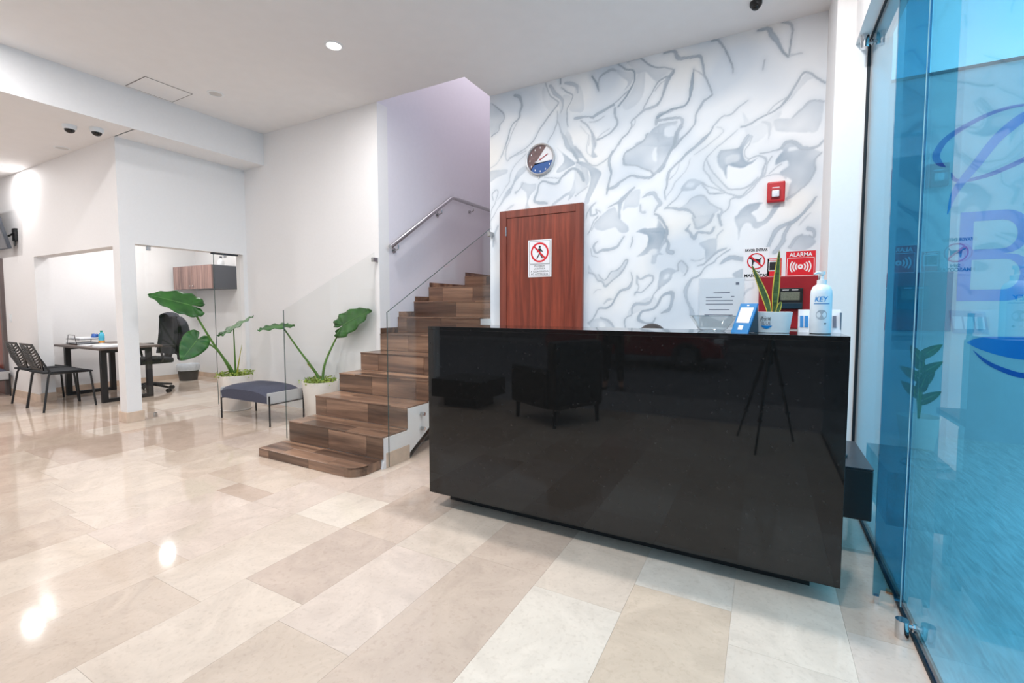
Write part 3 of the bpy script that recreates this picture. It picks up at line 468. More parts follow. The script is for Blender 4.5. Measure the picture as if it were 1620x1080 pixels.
# big blue lettering painted on the patio wall, seen through the glass: script capital over a block B and a wave
PY = 5.7485
def strip(mb, pts, n=10, y=PY):
    P = catmull(pts, n); vs = []
    for i, p in enumerate(P):
        t = (P[min(i + 1, len(P) - 1)] - P[max(i - 1, 0)])[:2]; t = t / (np.hypot(*t) + 1e-9); nn = np.array([-t[1], t[0]]); h = p[2] / 2
        vs += [(p[0] + nn[0] * h, y, p[1] + nn[1] * h), (p[0] - nn[0] * h, y, p[1] - nn[1] * h)]
    return mb.add(vs, [(2 * i, 2 * i + 1, 2 * i + 3, 2 * i + 2) for i in range(len(P) - 1)])
logo = thing('wall_lettering', 'big blue script capital, block letter B and wave painted on the patio wall', 'lettering', (1.8, 5.75, .6))
b = MB()
strip(b, [(1.430, 2.515, .006), (1.385, 2.555, .045), (1.358, 2.630, .055), (1.40, 2.735, .050), (1.47, 2.805, .045), (1.561, 2.865, .040), (1.684, 2.928, .034), (1.804, 2.963, .028), (1.922, 2.972, .022), (2.10, 2.95, .026), (2.20, 2.84, .034), (2.14, 2.64, .040), (1.943, 2.505, .042), (1.827, 2.446, .038), (1.707, 2.398, .034), (1.56, 2.371, .028), (1.494, 2.396, .030), (1.472, 2.458, .008)])
b.build('script_loop', M['darkblue'], logo)
b = MB(); strip(b, [(2.02, 2.95, .03), (1.927, 2.872, .075), (1.851, 2.806, .080), (1.755, 2.700, .075), (1.639, 2.510, .070), (1.539, 2.351, .060), (1.492, 2.242, .045), (1.459, 2.080, .008)], y=PY - .0006)
b.build('script_stem', M['blue'], logo)
b = MB()
def xz(poly, y=PY): b.add([(p[0], y, p[1]) for p in poly], [tuple(range(len(poly)))])
def arc(cx_, cz_, rx, rz_, n=10): return [(cx_ + rx * math.cos(math.pi / 2 - math.pi * k / n), cz_ + rz_ * math.sin(math.pi / 2 - math.pi * k / n)) for k in range(n + 1)]
xz([(1.550, 2.086), (1.553, 1.280), (1.642, 1.280), (1.645, 2.086)])
for z0, z1, zi0, zi1, xe, xi in ((1.70, 2.086, 1.745, 2.0, 2.02, 1.935), (1.28, 1.70, 1.383, 1.653, 2.06, 1.965)):
    hz, hi = (z1 - z0) / 2, (zi1 - zi0) / 2
    out = [(1.642, z1)] + arc(xe - .17, (z0 + z1) / 2, .17, hz) + [(1.642, z0)]; inn = [(1.642, zi1)] + arc(xi - .10, (zi0 + zi1) / 2, .10, hi) + [(1.642, zi0)]
    for k in range(len(out) - 1): xz([out[k], out[k + 1], inn[k + 1], inn[k]])
b.build('block_letter', M['blue'], logo)
b = MB(); strip(b, [(1.640, .900, .004), (1.70, .898, .080), (1.78, .890, .135), (1.90, .872, .180), (2.02, .862, .205), (2.25, .86, .20), (2.55, .90, .10), (2.75, .95, .006)]); b.build('wave_swoosh', M['blue'], logo)
b = MB(); strip(b, [(1.690, .826, .004), (1.75, .756, .022), (1.821, .700, .034), (1.92, .650, .042), (2.028, .618, .046), (2.3, .60, .04), (2.6, .68, .006)], y=PY - .0006); b.build('wave_line', M['darkblue'], logo)
no_ = thing('wall_notice', 'pale notice with three white sheets on the patio wall between letter B and the wave', 'notice', (1.65, 5.75, .98))
f = lambda u, v, d: ((1.51 + .244 * u) * (1 - v) + (1.539 + .249 * u) * v, PY - .004 - d, (1.193 - .011 * u) * (1 - v) + (.981 + .001 * u) * v)
MB().add([f(0, 0, 0), f(1, 0, 0), f(1, 1, 0), f(0, 1, 0), (1.51, PY, 1.193), (1.754, PY, 1.182), (1.788, PY, .982), (1.539, PY, .981)], [(0, 1, 2, 3), (4, 7, 6, 5), (0, 4, 5, 1), (1, 5, 6, 2), (2, 6, 7, 3), (3, 7, 4, 0)]).build('backing_sheet', pmat('pale_blue_sheet', (150, 186, 206), .6), no_)
for k in range(3): MB().add([f(.05 + .31 * k, .25, .001), f(.31 + .31 * k, .25, .001), f(.31 + .31 * k, .8, .001), f(.05 + .31 * k, .8, .001)], [(0, 1, 2, 3)]).build('white_sheet', M['paper'], no_)

# street front behind the camera, patio outside
struct(BX('window_3', M['clear'], -4.2, .52, -.955, -.945, .012, 2.83))
struct(BX('ground_patio', M['patio'], .545, 7., -.9, 5.75, -.12, 0.))
b = MB().box(.62, 7., 5.75, 5.9, 0, 3.36).build('wall_patio', M['patiowall']); struct(b)
BX('coping', M['coping'], .62, 7., 5.73, 5.92, 3.36, 3.385, parent=b)
b = MB().box(.62, .75, 4.3, 5.75, 0, 3.36).build('wall_patio_side', M['patiowall']); struct(b)
struct(BX('ground_pavement', M['pave'], -16, 9, -2.28, -.9, -.2, -.02)); struct(BX('ground_road', M['asphalt'], -16, 9, -11, -2.28, -.3, -.14))
struct(BX('ground_far_pavement', M['pave'], -16, 9, -12.5, -11, -.3, -.02)); struct(BX('wall_street_opposite', M['house'], -16, 9, -12.8, -12.5, -.3, 5.5))
# ------------------------------------------------------------------ ceiling lamps and fittings
def downlight(x, y, z, on, label, power=DOWN_W, r=.055):
    t = thing('recessed_downlight', label, 'downlight', (x, y, z))
    b = MB(); b.lathe([(r, z - .001), (r + .002, z - .006), (r + .016, z - .006), (r + .02, z)], (x, y, 0), 32); b.build('trim_ring', M['plaster'], t, smooth=True)
    MB().lathe([(r, z - .003), (r, z - .001)], (x, y, 0), 28).build('lens', M['lens'] if on else M['offlens'], t)
    if on:
        l = bpy.data.lights.new('downlight_lamp', 'AREA'); l.shape = 'DISK'; l.size = .14; l.energy = power; l.color = (1, .985, .975)
        o = bpy.data.objects.new('downlight_lamp', l); C.objects.link(o); o.location = (x, y, z - .012); par(o, t)
    return t
downlight(-3.144, 2.745, CE, True, 'lit recessed downlight shining in the main ceiling before the stairs')
downlight(-4.874, 2.774, CE, False, 'unlit round ceiling disc beside the access hatch')
downlight(-6.836, 2.221, LC, False, 'unlit round disc in the dropped ceiling near the two dome cameras')
downlight(-8.40, 2.18, LC, True, 'lit recessed downlight in the dropped ceiling close to the office wall', DOWN_W * .55)
for x, y, q in ((-1.40, 2.62, 'middle'), (.10, 2.62, 'glass end')): downlight(x, y, CE, True, 'lit recessed downlight in the ceiling above the %s of the reception counter' % q)
for x, y, q in ((-3.14, .9, 'in front of the stairs'), (-1.4, .9, 'in front of the counter'), (-.1, .7, 'beside the glass front'), (-4.87, .9, 'beside the dropped ceiling')): downlight(x, y, CE, True, 'added unseen fill downlight over the open floor %s' % q)  # unseen row of lamps added as broad fill
for x, y, q in ((-7.0, .8, 'before the office column'), (-9.4, .8, 'before the television')): downlight(x, y, LC, True, 'lit recessed downlight in the dropped ceiling %s' % q)
for x, y, q in ((-8.03, 3.60, 'above the office chair'), (-7.74, 3.12, 'above the desk'), (-6.7, 3.9, 'near the glass door')): downlight(x, y, 2.6, True, 'lit recessed downlight in the office ceiling %s' % q, DOWN_W * .5)
downlight(-2.95, 5.2, 6.2, True, 'lit recessed downlight high over the stairwell landing', DOWN_W * 1.3)
t = thing('ceiling_hatch', 'white square access hatch set in the main ceiling', 'hatch', (-5.27, 2.47, CE))
for q in ((-5.462, -5.082, 2.262, 2.268), (-5.462, -5.082, 2.664, 2.67), (-5.462, -5.456, 2.262, 2.67), (-5.088, -5.082, 2.262, 2.67)):
    BX('frame_strip', pmat('grey_shadow_gap_strip', (150, 146, 144), .7), *q, CE - .004, CE, parent=t)
BX('hatch_panel', M['ceil'], -5.455, -5.089, 2.269, 2.663, CE - .0035, CE, parent=t)
def dome(x, y, z, label, rad, body, domec, grp=None):
    t = thing('dome_camera', label, 'camera', (x, y, z), group=grp)
    MB().lathe([(rad, z), (rad, z - rad * .45), (rad * .86, z - rad * .7), (rad * .72, z - rad * .75)], (x, y, 0), 28).build('housing', body, t, smooth=True)
    pr_ = [(rad * .74 * math.cos(a), z - rad * .72 - rad * .62 * math.sin(a)) for a in np.linspace(0, math.pi / 2 - .01, 9)]
    MB().lathe(pr_, (x, y, 0), 28).build('dome', domec, t, smooth=True)
db = pmat('smoked_dome', (20, 18, 18), .12)
dome(-5.93, 1.99, LC, 'white ceiling dome camera, the one farther from the column', .055, M['plaster'], db)
dome(-5.80, 2.15, LC, 'white ceiling dome camera, the one nearer the column', .055, M['plaster'], db)
dome(-.113, 3.78, CE, 'small black dome camera on the ceiling above the painted wall', .04, M['blackplastic'], db)

# ------------------------------------------------------------------ staircase
SX0, SX1 = -3.6, -2.5
st = thing('staircase', 'straight staircase clad in brown wood-look tiles with white side', 'staircase', (-3.05, 2.31, 0))
ys = [2.31] + [2.565 + .2745 * i for i in range(8)]; zs = [.07 + .1745 * i for i in range(9)]
ys.append(5.26); zs.append(zs[-1] + .1745)
# white body: stepped slab with a sloping underside
prof = [(ys[1] - .008, 0), (2.853, 0)] + [(4.9, 1.22), (6.2, 1.3), (6.2, zs[9] - .012)]
up = []
for i in range(1, 10): up += [(ys[i] + .010, zs[i - 1] - .012), (ys[i] + .010, zs[i] - .012)]
MB().prism(prof + up[::-1], 0, SX0 + .012, SX1).build('stair_body', M['white'], st)
rt2 = random.Random(5)
def plank(x0, x1, y0, y1, z0, z1):
    o = MB().box(x0, x1, y0, y1, z0, z1).build('stair_tile', M['stairtile'], st, bevel=.0015, seg=1); return o
def cuts_x(x0, x1, k):
    c = [x0]; p = x0 + [.26, .42, .14, .5][k % 4] * rt2.uniform(.8, 1.2)
    while p < x1 - .12: c.append(p); p += rt2.uniform(.42, .58)
    return c + [x1]
# wide rounded bottom step
r_ = .11; xr, yb = SX1 - .02, ys[1]
xl = -3.625
poly = [(xl, yb + .0), (xl, ys[0])] + [(xr - r_ + r_ * math.sin(a), ys[0] + r_ - r_ * math.cos(a)) for a in np.linspace(0, math.pi / 2, 7)] + [(xr, yb)]
MB().prism([(x + (.004 if x < -3 else -.004), y + (.004 if y < 2.5 else 0)) for x, y in poly], 2, 0, .058).build('bottom_step_core', M['grout'], st)
for a, c2 in ((xl, -3.5), (-3.5, -3.02), (-3.02, xr - r_)): plank(a + .001, c2 - .001, ys[0], ys[0] + .012, 0, .068)
arcp = [(xr - r_ + r_ * math.sin(a), ys[0] + r_ - r_ * math.cos(a)) for a in np.linspace(0, math.pi / 2, 7)]; arci = [(xr - r_ + (r_ - .012) * math.sin(a), ys[0] + r_ - (r_ - .012) * math.cos(a)) for a in np.linspace(math.pi / 2, 0, 7)]
MB().prism(arcp + arci, 2, 0, .068).build('stair_tile', M['stairtile'], st)
plank(xr - .012, xr, ys[0] + r_, yb, 0, .068); plank(xl, xl + .012, ys[0] + .013, yb, 0, .068)
for k, (a, c2) in enumerate(((ys[0] + .001, ys[0] + .125), (ys[0] + .127, yb))):
    cs = cuts_x(xl, xr, k)
    for u, v in zip(cs[:-1], cs[1:]):
        if k == 0 and v == xr: MB().prism([(u + .001, a), (xr - r_, a)] + arcp[1:] + [(xr, c2), (u + .001, c2)], 2, .058, .07).build('stair_tile', M['stairtile'], st)
        else: plank(u + .001, v - .001, a, c2, .058, .07)
for i in range(1, 10):
    y, z = ys[i], zs[i]; yn = ys[i + 1] if i < 9 else 6.2
    cs = cuts_x(SX0 + .012, SX1 - .004, i)
    for u, v in zip(cs[:-1], cs[1:]): plank(u + .001, v - .001, y, y + .010, zs[i - 1] + .001, z - .0125)
    rows = 2 if yn - y < .5 else 5
    for k in range(rows):
        a, c2 = y + (yn - y) * k / rows, y + (yn - y) * (k + 1) / rows; cs = cuts_x(SX0 + .012, SX1 - .004, i + k + 1)
        for u, v in zip(cs[:-1], cs[1:]): plank(u + .001, v - .001, a - (.004 if k == 0 else -.001), c2 - .001, z - .012, z)
# stepped skirting along the alcove wall
for i in range(5, 10):
    y0 = max(3.681, ys[i] - .0 if i > 5 else 3.681); y1 = (ys[i + 1] + .03) if i < 9 else 6.2
    if i == 5: y0 = 3.681
    else: y0 = ys[i] + .03
    BX('skirting_tile', M['stairtile'], SX0, SX0 + .011, y0, y1, zs[i] - .15, zs[i] + .058, parent=st)
BX('plinth_tile', M['marblebase'], SX1, SX1 + .010, ys[1] + .03, 2.853, 0, .115, parent=st)
struct(MB().prism([(2.87, 0), (4.12, 0), (4.12, .70), (2.87, .02)], 0, -2.75, -2.7).build('wall_under_stair', pmat('recess_shade_tone', (96, 88, 82), .8)))  # panel colour darkened to stand for the shade under the stair
BX('soffit_trim', pmat('dark_grey_trim', (62, 62, 62), .5), -.03, 0, 0, 2.4, -.02, .02, parent=None).name = 'stair_soffit_trim'
tr_ = bpy.data.objects['stair_soffit_trim']; tr_.location = (SX1 + .0, 2.86, .02); tr_.rotation_euler = (math.radians(30.8), 0, 0); tr_.parent = st; tr_.matrix_parent_inverse = Matrix.Translation(st.location).inverted()

def balustrade(label, x, poly, edge_pts, posts, clips):
    t = thing('glass_balustrade', label, 'glass panel', (x, poly[0][0], 0))
    MB().prism(poly, 0, x - .005, x + .005).build('glass_sheet', M['clear'], t)
    e = MB().tube([(x, p[0], p[1]) for p in edge_pts], .0034, 6); e.build('polished_edge', M['edge'], t)
    for y, z in posts:
        p = MB().tube([(x - .024, y, z), (x + .010, y, z)], .017, 18).build('standoff', M['steel'], t, smooth=True)
        MB().tube([(x + .010, y, z), (x + .014, y, z)], .012, 18).build('standoff_cap', M['chrome'], p, smooth=True)
    for (y0, y1, z0, z1) in clips: BX('wall_clip', M['steel'], x - .016, x + .016, y0, y1, z0, z1, parent=t, bevel=.003)
GR = -2.474
balustrade('clear glass panel on the counter side of the stairs with dark edge', GR, [(2.60, .014), (2.84, .014), (4.09, .72), (4.09, 2.02), (2.60, 1.184)], [(2.60, .014), (2.60, 1.184), (4.09, 2.02)], [(3.01, .335), (3.01, .212), (3.9, .9), (3.9, .78)], [(4.06, 4.13, 1.94, 1.985)])
GL = -3.628
poly = [(2.56, .09)]
balustrade('clear glass panel between the stairs and the potted plants', GL, [(2.57, .085), (2.84, .20), (3.64, .68), (3.64, 1.80), (2.57, 1.198)], [(2.57, .085), (2.57, 1.198)], [], [(3.61, 3.68, 1.70, 1.745)])
hr = thing('handrail', 'brushed steel tube handrail on the stairwell wall', 'handrail', (-3.55, 3.77, 1.86))
MB().tube([(-3.53, 3.775, 1.863), (-3.53, 4.88, 2.60), (-3.53, 4.92, 2.615), (-3.53, 6.0, 2.62)], .024, 16).build('rail_tube', M['steel'], hr, smooth=True)
for y, z in ((3.90, 1.92), (4.68, 2.44), (5.4, 2.60)):
    MB().tube([(-3.53, y, z - .02), (-3.53, y, z - .06), (-3.56, y, z - .075), (-3.598, y, z - .075)], .008, 10).build('rail_bracket', M['steel'], hr, smooth=True)
    MB().tube([(-3.6, y, z - .075), (-3.592, y, z - .075)], .03, 18).build('bracket_rose', M['steel'], hr, smooth=True)

# ------------------------------------------------------------------ reception counter
rc = thing('reception_counter', 'long polished black granite reception counter on a recessed plinth', 'counter', (-.74, 2.4, 0))
x0, x1, yf = -1.783, .297, 2.22
BX('front_panel', M['granite'], x0, x1, yf, yf + .02, .09, 1.0865, parent=rc, bevel=.001)
BX('counter_top', M['granite'], x0, x1, yf, 2.58, 1.087, 1.107, parent=rc, bevel=.001)
for a in (x0, x1 - .02): BX('end_panel', M['granite'], a, a + .02, yf + .0205, 2.60, .09, 1.0865, parent=rc, bevel=.001)
BX('plinth', M['blackplastic'], -1.73, .205, 2.36, 2.58, 0, .095, parent=rc)
BX('inner_panel', M['darkgrey'], x0 + .025, x1 - .025, 2.555, 2.575, .10, 1.08, parent=rc)
BX('work_surface', M['darkgrey'], x0 + .025, x1 - .025, 2.575, 3.0, .70, .73, parent=rc, bevel=.002)
BX('desk_leg', M['blackmetal'], .255, .285, 2.62, 2.65, 0, .70, parent=rc); BX('desk_leg', M['blackmetal'], x0 + .04, x0 + .07, 2.95, 2.98, 0, .70, parent=rc)
lc = thing('low_cabinet', 'low black hanging cabinet between the counter end and the glass', 'cabinet', (.35, 3.05, 0))
BX('body', M['blackplastic'], .20, .488, 2.79, 3.34, .17, .425, parent=lc, bevel=.008)
BX('top_panel', pmat('grey_black_laminate', (58, 62, 68), .3), .20, .488, 2.79, 3.34, .4255, .432, parent=lc, bevel=.002)
for a in (2.86, 3.25): BX('foot', M['blackmetal'], .22, .25, a, a + .03, 0, .17, parent=lc)
c_ = MB().tube(catmull([(.22, 2.95, .438), (.33, 2.90, .438), (.40, 2.97, .438), (.37, 3.06, .438), (.27, 3.07, .438), (.21, 3.02, .438)], 8), .006, 8).build('black_cable', M['blackplastic'], smooth=True)
tag(c_, 'loop of black cable lying on the low black cabinet', 'cable')

# ------------------------------------------------------------------ on the counter
CT = 1.107
def put(name, label, cat, x, y, rz=0.): return thing(name, label, cat, (x, y, CT), rz)
t = put('glass_bowl', 'clear square glass bowl standing on the counter', 'bowl', -.225, 2.46, .3)
sq = [(.0, .001), (.05, .001), (.062, .012), (.098, .072)]
MB().lathe(sq, seg=40, sq=5).build('bowl_body', glass('bowl_glass', (.90, .93, .94), .06), t, smooth=True, local=True)
b = MB().lathe([(.0965, .0715), (.0985, .0715), (.0985, .0735), (.0965, .0735), (.0965, .0715)], seg=40, sq=5, caps=False); b.build('bowl_rim', pmat('glass_rim', (150, 160, 166), .15), t, smooth=True, local=True)
# acrylic holder with a printed sheet
t = put('acrylic_sign_holder', 'clear acrylic holder with a printed white page behind the glass bowl', 'sign holder', -.19, 2.555)
BX('holder_base', M['acrylic'], -.115, .105, -.005, .022, 0, .003, parent=t, local=True)
BX('holder_sheet', M['acrylic'], -.112, .102, .0, .003, .003, .262, parent=t, local=True)
pg = BX('printed_page', M['paper'], -.105, .097, -.0016, -.0004, .012, .258, parent=t, local=True)
for (u0, u1, v) in ((-.04, .035, .185), (-.075, .0, .162), (.04, .055, .166), (-.075, .05, .146), (-.075, .05, .128), (-.06, .035, .100), (-.08, .05, .074)):
    BX('text_line', M['greyink'], u0, u1, -.0022, -.0017, v, v + .004, parent=t, local=True)
BX('page_mark', M['greyink'], .06, .075, -.0022, -.0017, .225, .238, parent=t, local=True)
# blue payment card on a stand
t = put('blue_card_stand', 'leaning blue card with a blank white panel on a small dark stand', 'card stand', -.100, 2.325, -.75)
R_ = Matrix.Rotation(math.radians(-22), 4, 'X')
def lb(name, m, *a): return MB().box(*a, M=R_).build(name, m, t, local=True)
lb('card', M['bluecard'], -.048, .048, 0, .006, 0, .142); lb('white_panel', M['paper'], -.036, .036, -.0008, 0, .048, .122)
lb('card_mark', M['paper'], -.014, .012, -.0008, 0, .014, .036); lb('card_dot', M['paper'], -.006, .006, -.0008, 0, .129, .135)
b = MB(); b.prism([(.012, .002), (.066, .002), (.058, .124), (.053, .124)], 0, -.044, .044); b.build('stand_back', M['darkgrey'], t, local=True)
# white planter with snake plant
t = put('white_planter', 'white oval planter with blue logo on the counter', 'planter', .028, 2.41, .06)
MB().lathe([(.064, 0), (.070, .002), (.081, .092), (.076, .094), (.068, .085), (.0, .08)], seg=48, M=Matrix.Diagonal((1, .62, 1)), sq=3.2).build('planter_body', M['plaster'], t, smooth=True, local=True)
MB().lathe([(.068, .081), (.0, .084)], seg=32, M=Matrix.Diagonal((1, .62, 1)), sq=3.2).build('soil', M['soil'], t, local=True)
yq = -.0486
text('Prime', (-.048, yq - .0006, .052), (1, 0, .12), (0, -.10, 1), .042, .020, 'lettering', M['ink'], t, .0012, True, shear=.3)
text('BLUE', (-.044, yq + .0012, .035), (1, 0, 0), (0, -.10, 1), .038, .015, 'lettering', M['greyink'], t, .0012, True)
b = MB(); b.add([(-.046 + .046 * k / 10, yq + .0005 + .0002 * 0, .030 - .004 * math.sin(k / 10 * math.pi) * 0 + .002) for k in range(11)] + [(-.046 + .046 * k / 10, yq + .0016, .032 - .013 * math.sin(k / 10 * math.pi)) for k in range(11)], [(k, k + 1, 12 + k, 11 + k) for k in range(10)]); b.build('logo_wave', M['blue'], t, local=True)
pl = put('snake_plant', 'two-leaved snake plant with yellow leaf edges in the white planter', 'plant', .026, 2.41)
def snake(pts, wid, name='leaf'):
    P = catmull(pts, 8); n = len(P); vs = []; fs = []; ve = []; 
    rows = []
    for i, p in enumerate(P):
        u = i / (n - 1); w_ = wid * (math.sin(min(1, u * 1.25 + .25) * math.pi / 2)) * (1 - u ** 4) + .0006
        rows.append((np.array(p), w_))
    def sheet(a, b2, name, m, off):
        mbx = MB(); vs = []
        for p, w_ in rows:
            for q in (a, b2):
                s_ = q * w_; vs.append((p[0] + s_, p[1] + .35 * abs(s_) - off, p[2]))
            for q in (a, b2):
                s_ = q * w_; vs.append((p[0] + s_, p[1] + .35 * abs(s_) + .0018 + off, p[2]))
        fs = []
        for i in range(len(rows) - 1):
            k = 4 * i; fs += [(k, k + 1, k + 5, k + 4), (k + 2, k + 6, k + 7, k + 3), (k, k + 4, k + 6, k + 2), (k + 1, k + 3, k + 7, k + 5)]
        mbx.add(vs, fs); return mbx.build(name, m, pl, local=True)
    l = sheet(-.72, .72, name, M['snake'], .0003)
    for a, b2 in ((-1, -.72), (.72, 1)):
        e = sheet(a, b2, 'yellow_edge', M['snakeedge'], 0); e.parent = l
snake([(-.005, .0, .078), (-.02, 0, .14), (-.045, .005, .21), (-.085, .01, .31)], .016)
snake([(.012, .01, .078), (.014, .01, .16), (.018, .012, .25), (.024, .015, .37)], .015)
snake([(.022, .0, .078), (.028, -.005, .11), (.036, -.008, .14)], .010)
# sanitizer pump bottle
t = put('sanitizer_bottle', 'white pump bottle with blue lettering standing at the counter end', 'bottle', .213, 2.415)
MB().lathe([(.037, 0), (.0405, .003), (.0405, .165), (.039, .185), (.032, .203), (.020, .212), (.016, .214), (.0, .214)], seg=36).build('bottle_body', pmat('white_bottle_plastic', (226, 236, 244), .3, var=.02), t, smooth=True, local=True)
MB().lathe([(.018, .213), (.018, .232), (.010, .233), (.007, .235), (.007, .262), (.0, .262)], seg=24).build('pump_collar', M['plaster'], t, smooth=True, local=True)
b = MB().lathe([(.012, .255), (.013, .268), (.0, .269)], seg=20); b.tube([(0, 0, .262), (-.02, -.02, .263), (-.03, -.03, .256)], .005, 10); b.build('pump_head', M['plaster'], t, smooth=True, local=True)
def wrap(o, r=.0409):
    for v in o.data.vertices:
        a = v.co.x / r; d = v.co.y; v.co = Vector((r * math.sin(a), -r * math.cos(a), v.co.z))
for s, xx, zz, w_, h_, m_ in (('KEY', -.028, .138, .052, .022, M['blue']),):
    wrap(text(s, (xx, 0, zz), (1, 0, 0), (0, 0, 1), w_, h_, 'lettering', m_, t, 0, True, shear=.2, bold=.025))
b = MB()
for k in range(16): flat(b, (-.031 + .062 * k / 16, 0, .128), (1, 0, 0), (0, 0, 1), [(0, 0), (.062 / 16, 0), (.062 / 16, .0035), (0, .0035)])
wrap(b.build('label_line', M['bluecard'], t, local=True))
b = MB(); ring(b, (0, 0, .082), (1, 0, 0), (0, 0, 1), 0.0001, .021, 24); o = b.build('label_disc', pmat('grey_label', (176, 186, 196), .5), t, local=True); wrap(o)
b = MB(); flat(b, (.010, 0, .040), (1, 0, 0), (0, 0, 1), [(0, .003), (.009, .003), (.009, .006), (0, .006)]); flat(b, (.010, 0, .040), (1, 0, 0), (0, 0, 1), [(.003, 0), (.006, 0), (.006, .009), (.003, .009)]); wrap(b.build('label_cross', M['ink'], t, local=True))
# tent calendar behind the bottle
t = put('tent_calendar', 'white tent card with blue print standing behind the pump bottle', 'tent card', .213, 2.535)
b = MB(); b.prism([(-.035, 0), (-.032, 0), (.002, .098), (.032, 0), (.035, 0), (.002, .104)], 0, -.076, .086); b.build('tent_body', M['paper'], t, local=True)
for a in (-.07, -.052, .055): 
    v = Vector((0, .035, .102)).normalized(); flat_ = MB(); flat(flat_, (a, -.0352, .004), (1, 0, 0), tuple(v), [(0, .02), (.014, .02), (.014, .075), (0, .075)], .0012); flat_.build('print_block', M['bluecard'] if a < 0 else M['greyink'], t, local=True)
BX('tent_end', pmat('grey_card', (120, 136, 150), .7), .082, .087, -.03, .03, 0, .09, parent=t, local=True)

# ------------------------------------------------------------------ things on the mural wall
YW = 4.1295
def dbox(x0, x1, z0, z1): return (x0, x1, YW - .0015, YW, z0, z1)
dr = struct(BX('door_1', M['doorwood'], -2.285, -1.552, 4.095, 4.13, 0, 2.105))
for k, q in enumerate(((-2.362, -2.285, 4.085, 4.13, 0, 2.178), (-1.555, -1.484, 4.085, 4.13, 0, 2.178), (-2.285, -1.555, 4.085, 4.13, 2.105, 2.178))): BX('door_frame', M['doorframe'], *q, parent=dr, bevel=.004)
MB().lathe([(.006, 1.93), (.006, 2.02)], (-2.29, 4.088, 0), 12).build('hinge', M['steel'], dr, smooth=True)
b = MB(); b.tube([(-1.62, 4.095, 1.0), (-1.62, 4.05, 1.0), (-1.74, 4.045, 1.0)], .009, 10); b.build('door_handle', M['steel'], dr, smooth=True)
RX, UZ = (1, 0, 0), (0, 0, 1)
t = thing('prohibition_sign', 'white no-entry sign with a crossed-out walking figure on the wooden door', 'sign', (-1.92, 4.095, 1.51))
yd = 4.0945
BX('sign_plate', M['paper'], -2.044, -1.797, yd - .003, yd, 1.515, 1.872, parent=t, bevel=.0012)
def ln(x0, x1, z0, z1, m=M['ink'], y=yd - .0036, p=None): return BX('sign_line', m, x0, x1, y, y + .0006, z0, z1, parent=p or t)
for q in ((-2.030, -1.811, 1.857, 1.860), (-2.030, -1.811, 1.640, 1.643), (-2.030, -2.027, 1.64, 1.86), (-1.814, -1.811, 1.64, 1.86), (-2.030, -1.811, 1.527, 1.529), (-2.030, -2.028, 1.527, 1.636), (-1.813, -1.811, 1.527, 1.636), (-2.03, -1.811, 1.634, 1.636)): ln(*q)
c0 = (-1.9205, yd - .0042, 1.75)
b = MB(); ring(b, c0, RX, UZ, .078, .095, 40); b.build('red_ring', M['red'], t)
b = MB(); cc = .707; flat(b, c0, (cc, 0, -cc), (cc, 0, cc), [(-.085, -.008), (.085, -.008), (.085, .008), (-.085, .008)], .0004); b.build('red_bar', M['red'], t)
b = MB(); o3 = (c0[0], yd - .0038, c0[2])
ring(b, (o3[0] + .002, o3[1], o3[2] + .052), RX, UZ, .0001, .011, 16)
flat(b, o3, RX, UZ, [(-.012, .038), (.012, .038), (.034, .006), (.028, 0), (.012, .016), (.010, -.014), (-.008, -.014), (-.01, .01), (-.026, -.004), (-.03, .002)])
flat(b, o3, RX, UZ, [(-.008, -.012), (.004, -.012), (-.022, -.058), (-.036, -.058)]); flat(b, o3, RX, UZ, [(-.002, -.012), (.010, -.012), (.036, -.056), (.024, -.058)])
b.build('walking_figure', M['ink'], t)
for k, s in enumerate(('PROHIBIDA', 'LA ENTRADA', 'A TODA PERSONA', 'NO AUTORIZADA')):
    w_ = (.11, .12, .19, .18)[k]; text(s, (-1.9205 - w_ / 2, yd - .0034, 1.612 - .026 * k), RX, UZ, w_, .017, 'lettering', M['ink'], t)
# clock
t = thing('wall_clock', 'round steel wall clock with brown, white and blue face above the door', 'clock', (-1.928, 4.13, 2.634))
cx, cz = -1.928, 2.634
RY = Matrix.Rotation(math.radians(90), 4, 'X')
b = MB(); b.lathe([(.132, 0), (.150, 0), (.150, .028), (.143, .036), (.134, .030), (.132, .012)], (cx, 4.13, cz), 48, RY.to_3x3()); b.build('clock_rim', pmat('satin_aluminium', (206, 206, 208), .4, .6, var=.04), t, smooth=True)
yf_ = 4.116
def sector(name, m, pts): b = MB(); flat(b, (cx, yf_, cz), RX, UZ, pts, .0005); b.build(name, m, t)
def cir(a0, a1, r=.134, n=18): return [(r * math.cos(a0 + (a1 - a0) * k / n), r * math.sin(a0 + (a1 - a0) * k / n)) for k in range(n + 1)]
D_ = math.radians
sector('white_face', M['paper'], cir(D_(-8), D_(62)) + [(-.07, -.045)])
sector('brown_face', pmat('brown_clock_print', (116, 92, 92), .6, var=.2, scale=25), cir(D_(62), D_(222)))
sector('blue_face', pmat('blue_clock_print', (36, 84, 150), .5), [(-.055, -.03)] + cir(D_(-142), D_(-8)))
b = MB()
for k in range(12):
    a = D_(90 - 30 * k); flat(b, (cx + .11 * math.cos(a), yf_ - .001, cz + .11 * math.sin(a)), RX, UZ, [(-.004, -.008), (.004, -.008), (.004, .008), (-.004, .008)], .0006)
b.build('hour_mark', M['paper'], t)
for nm, a, L in (('hour_hand', 200, .06), ('minute_hand', 28, .09)):
    e = Vector((math.cos(D_(a)), 0, math.sin(D_(a)))); MB().tube([(cx, yf_ - .006, cz), Vector((cx, yf_ - .006, cz)) + e * L], .003, 6).build(nm, M['paper'] if nm == 'hour_hand' else M['redplastic'], t)
MB().tube([(cx, yf_, cz), (cx, yf_ - .009, cz)], .007, 12).build('hub', M['redplastic'], t)
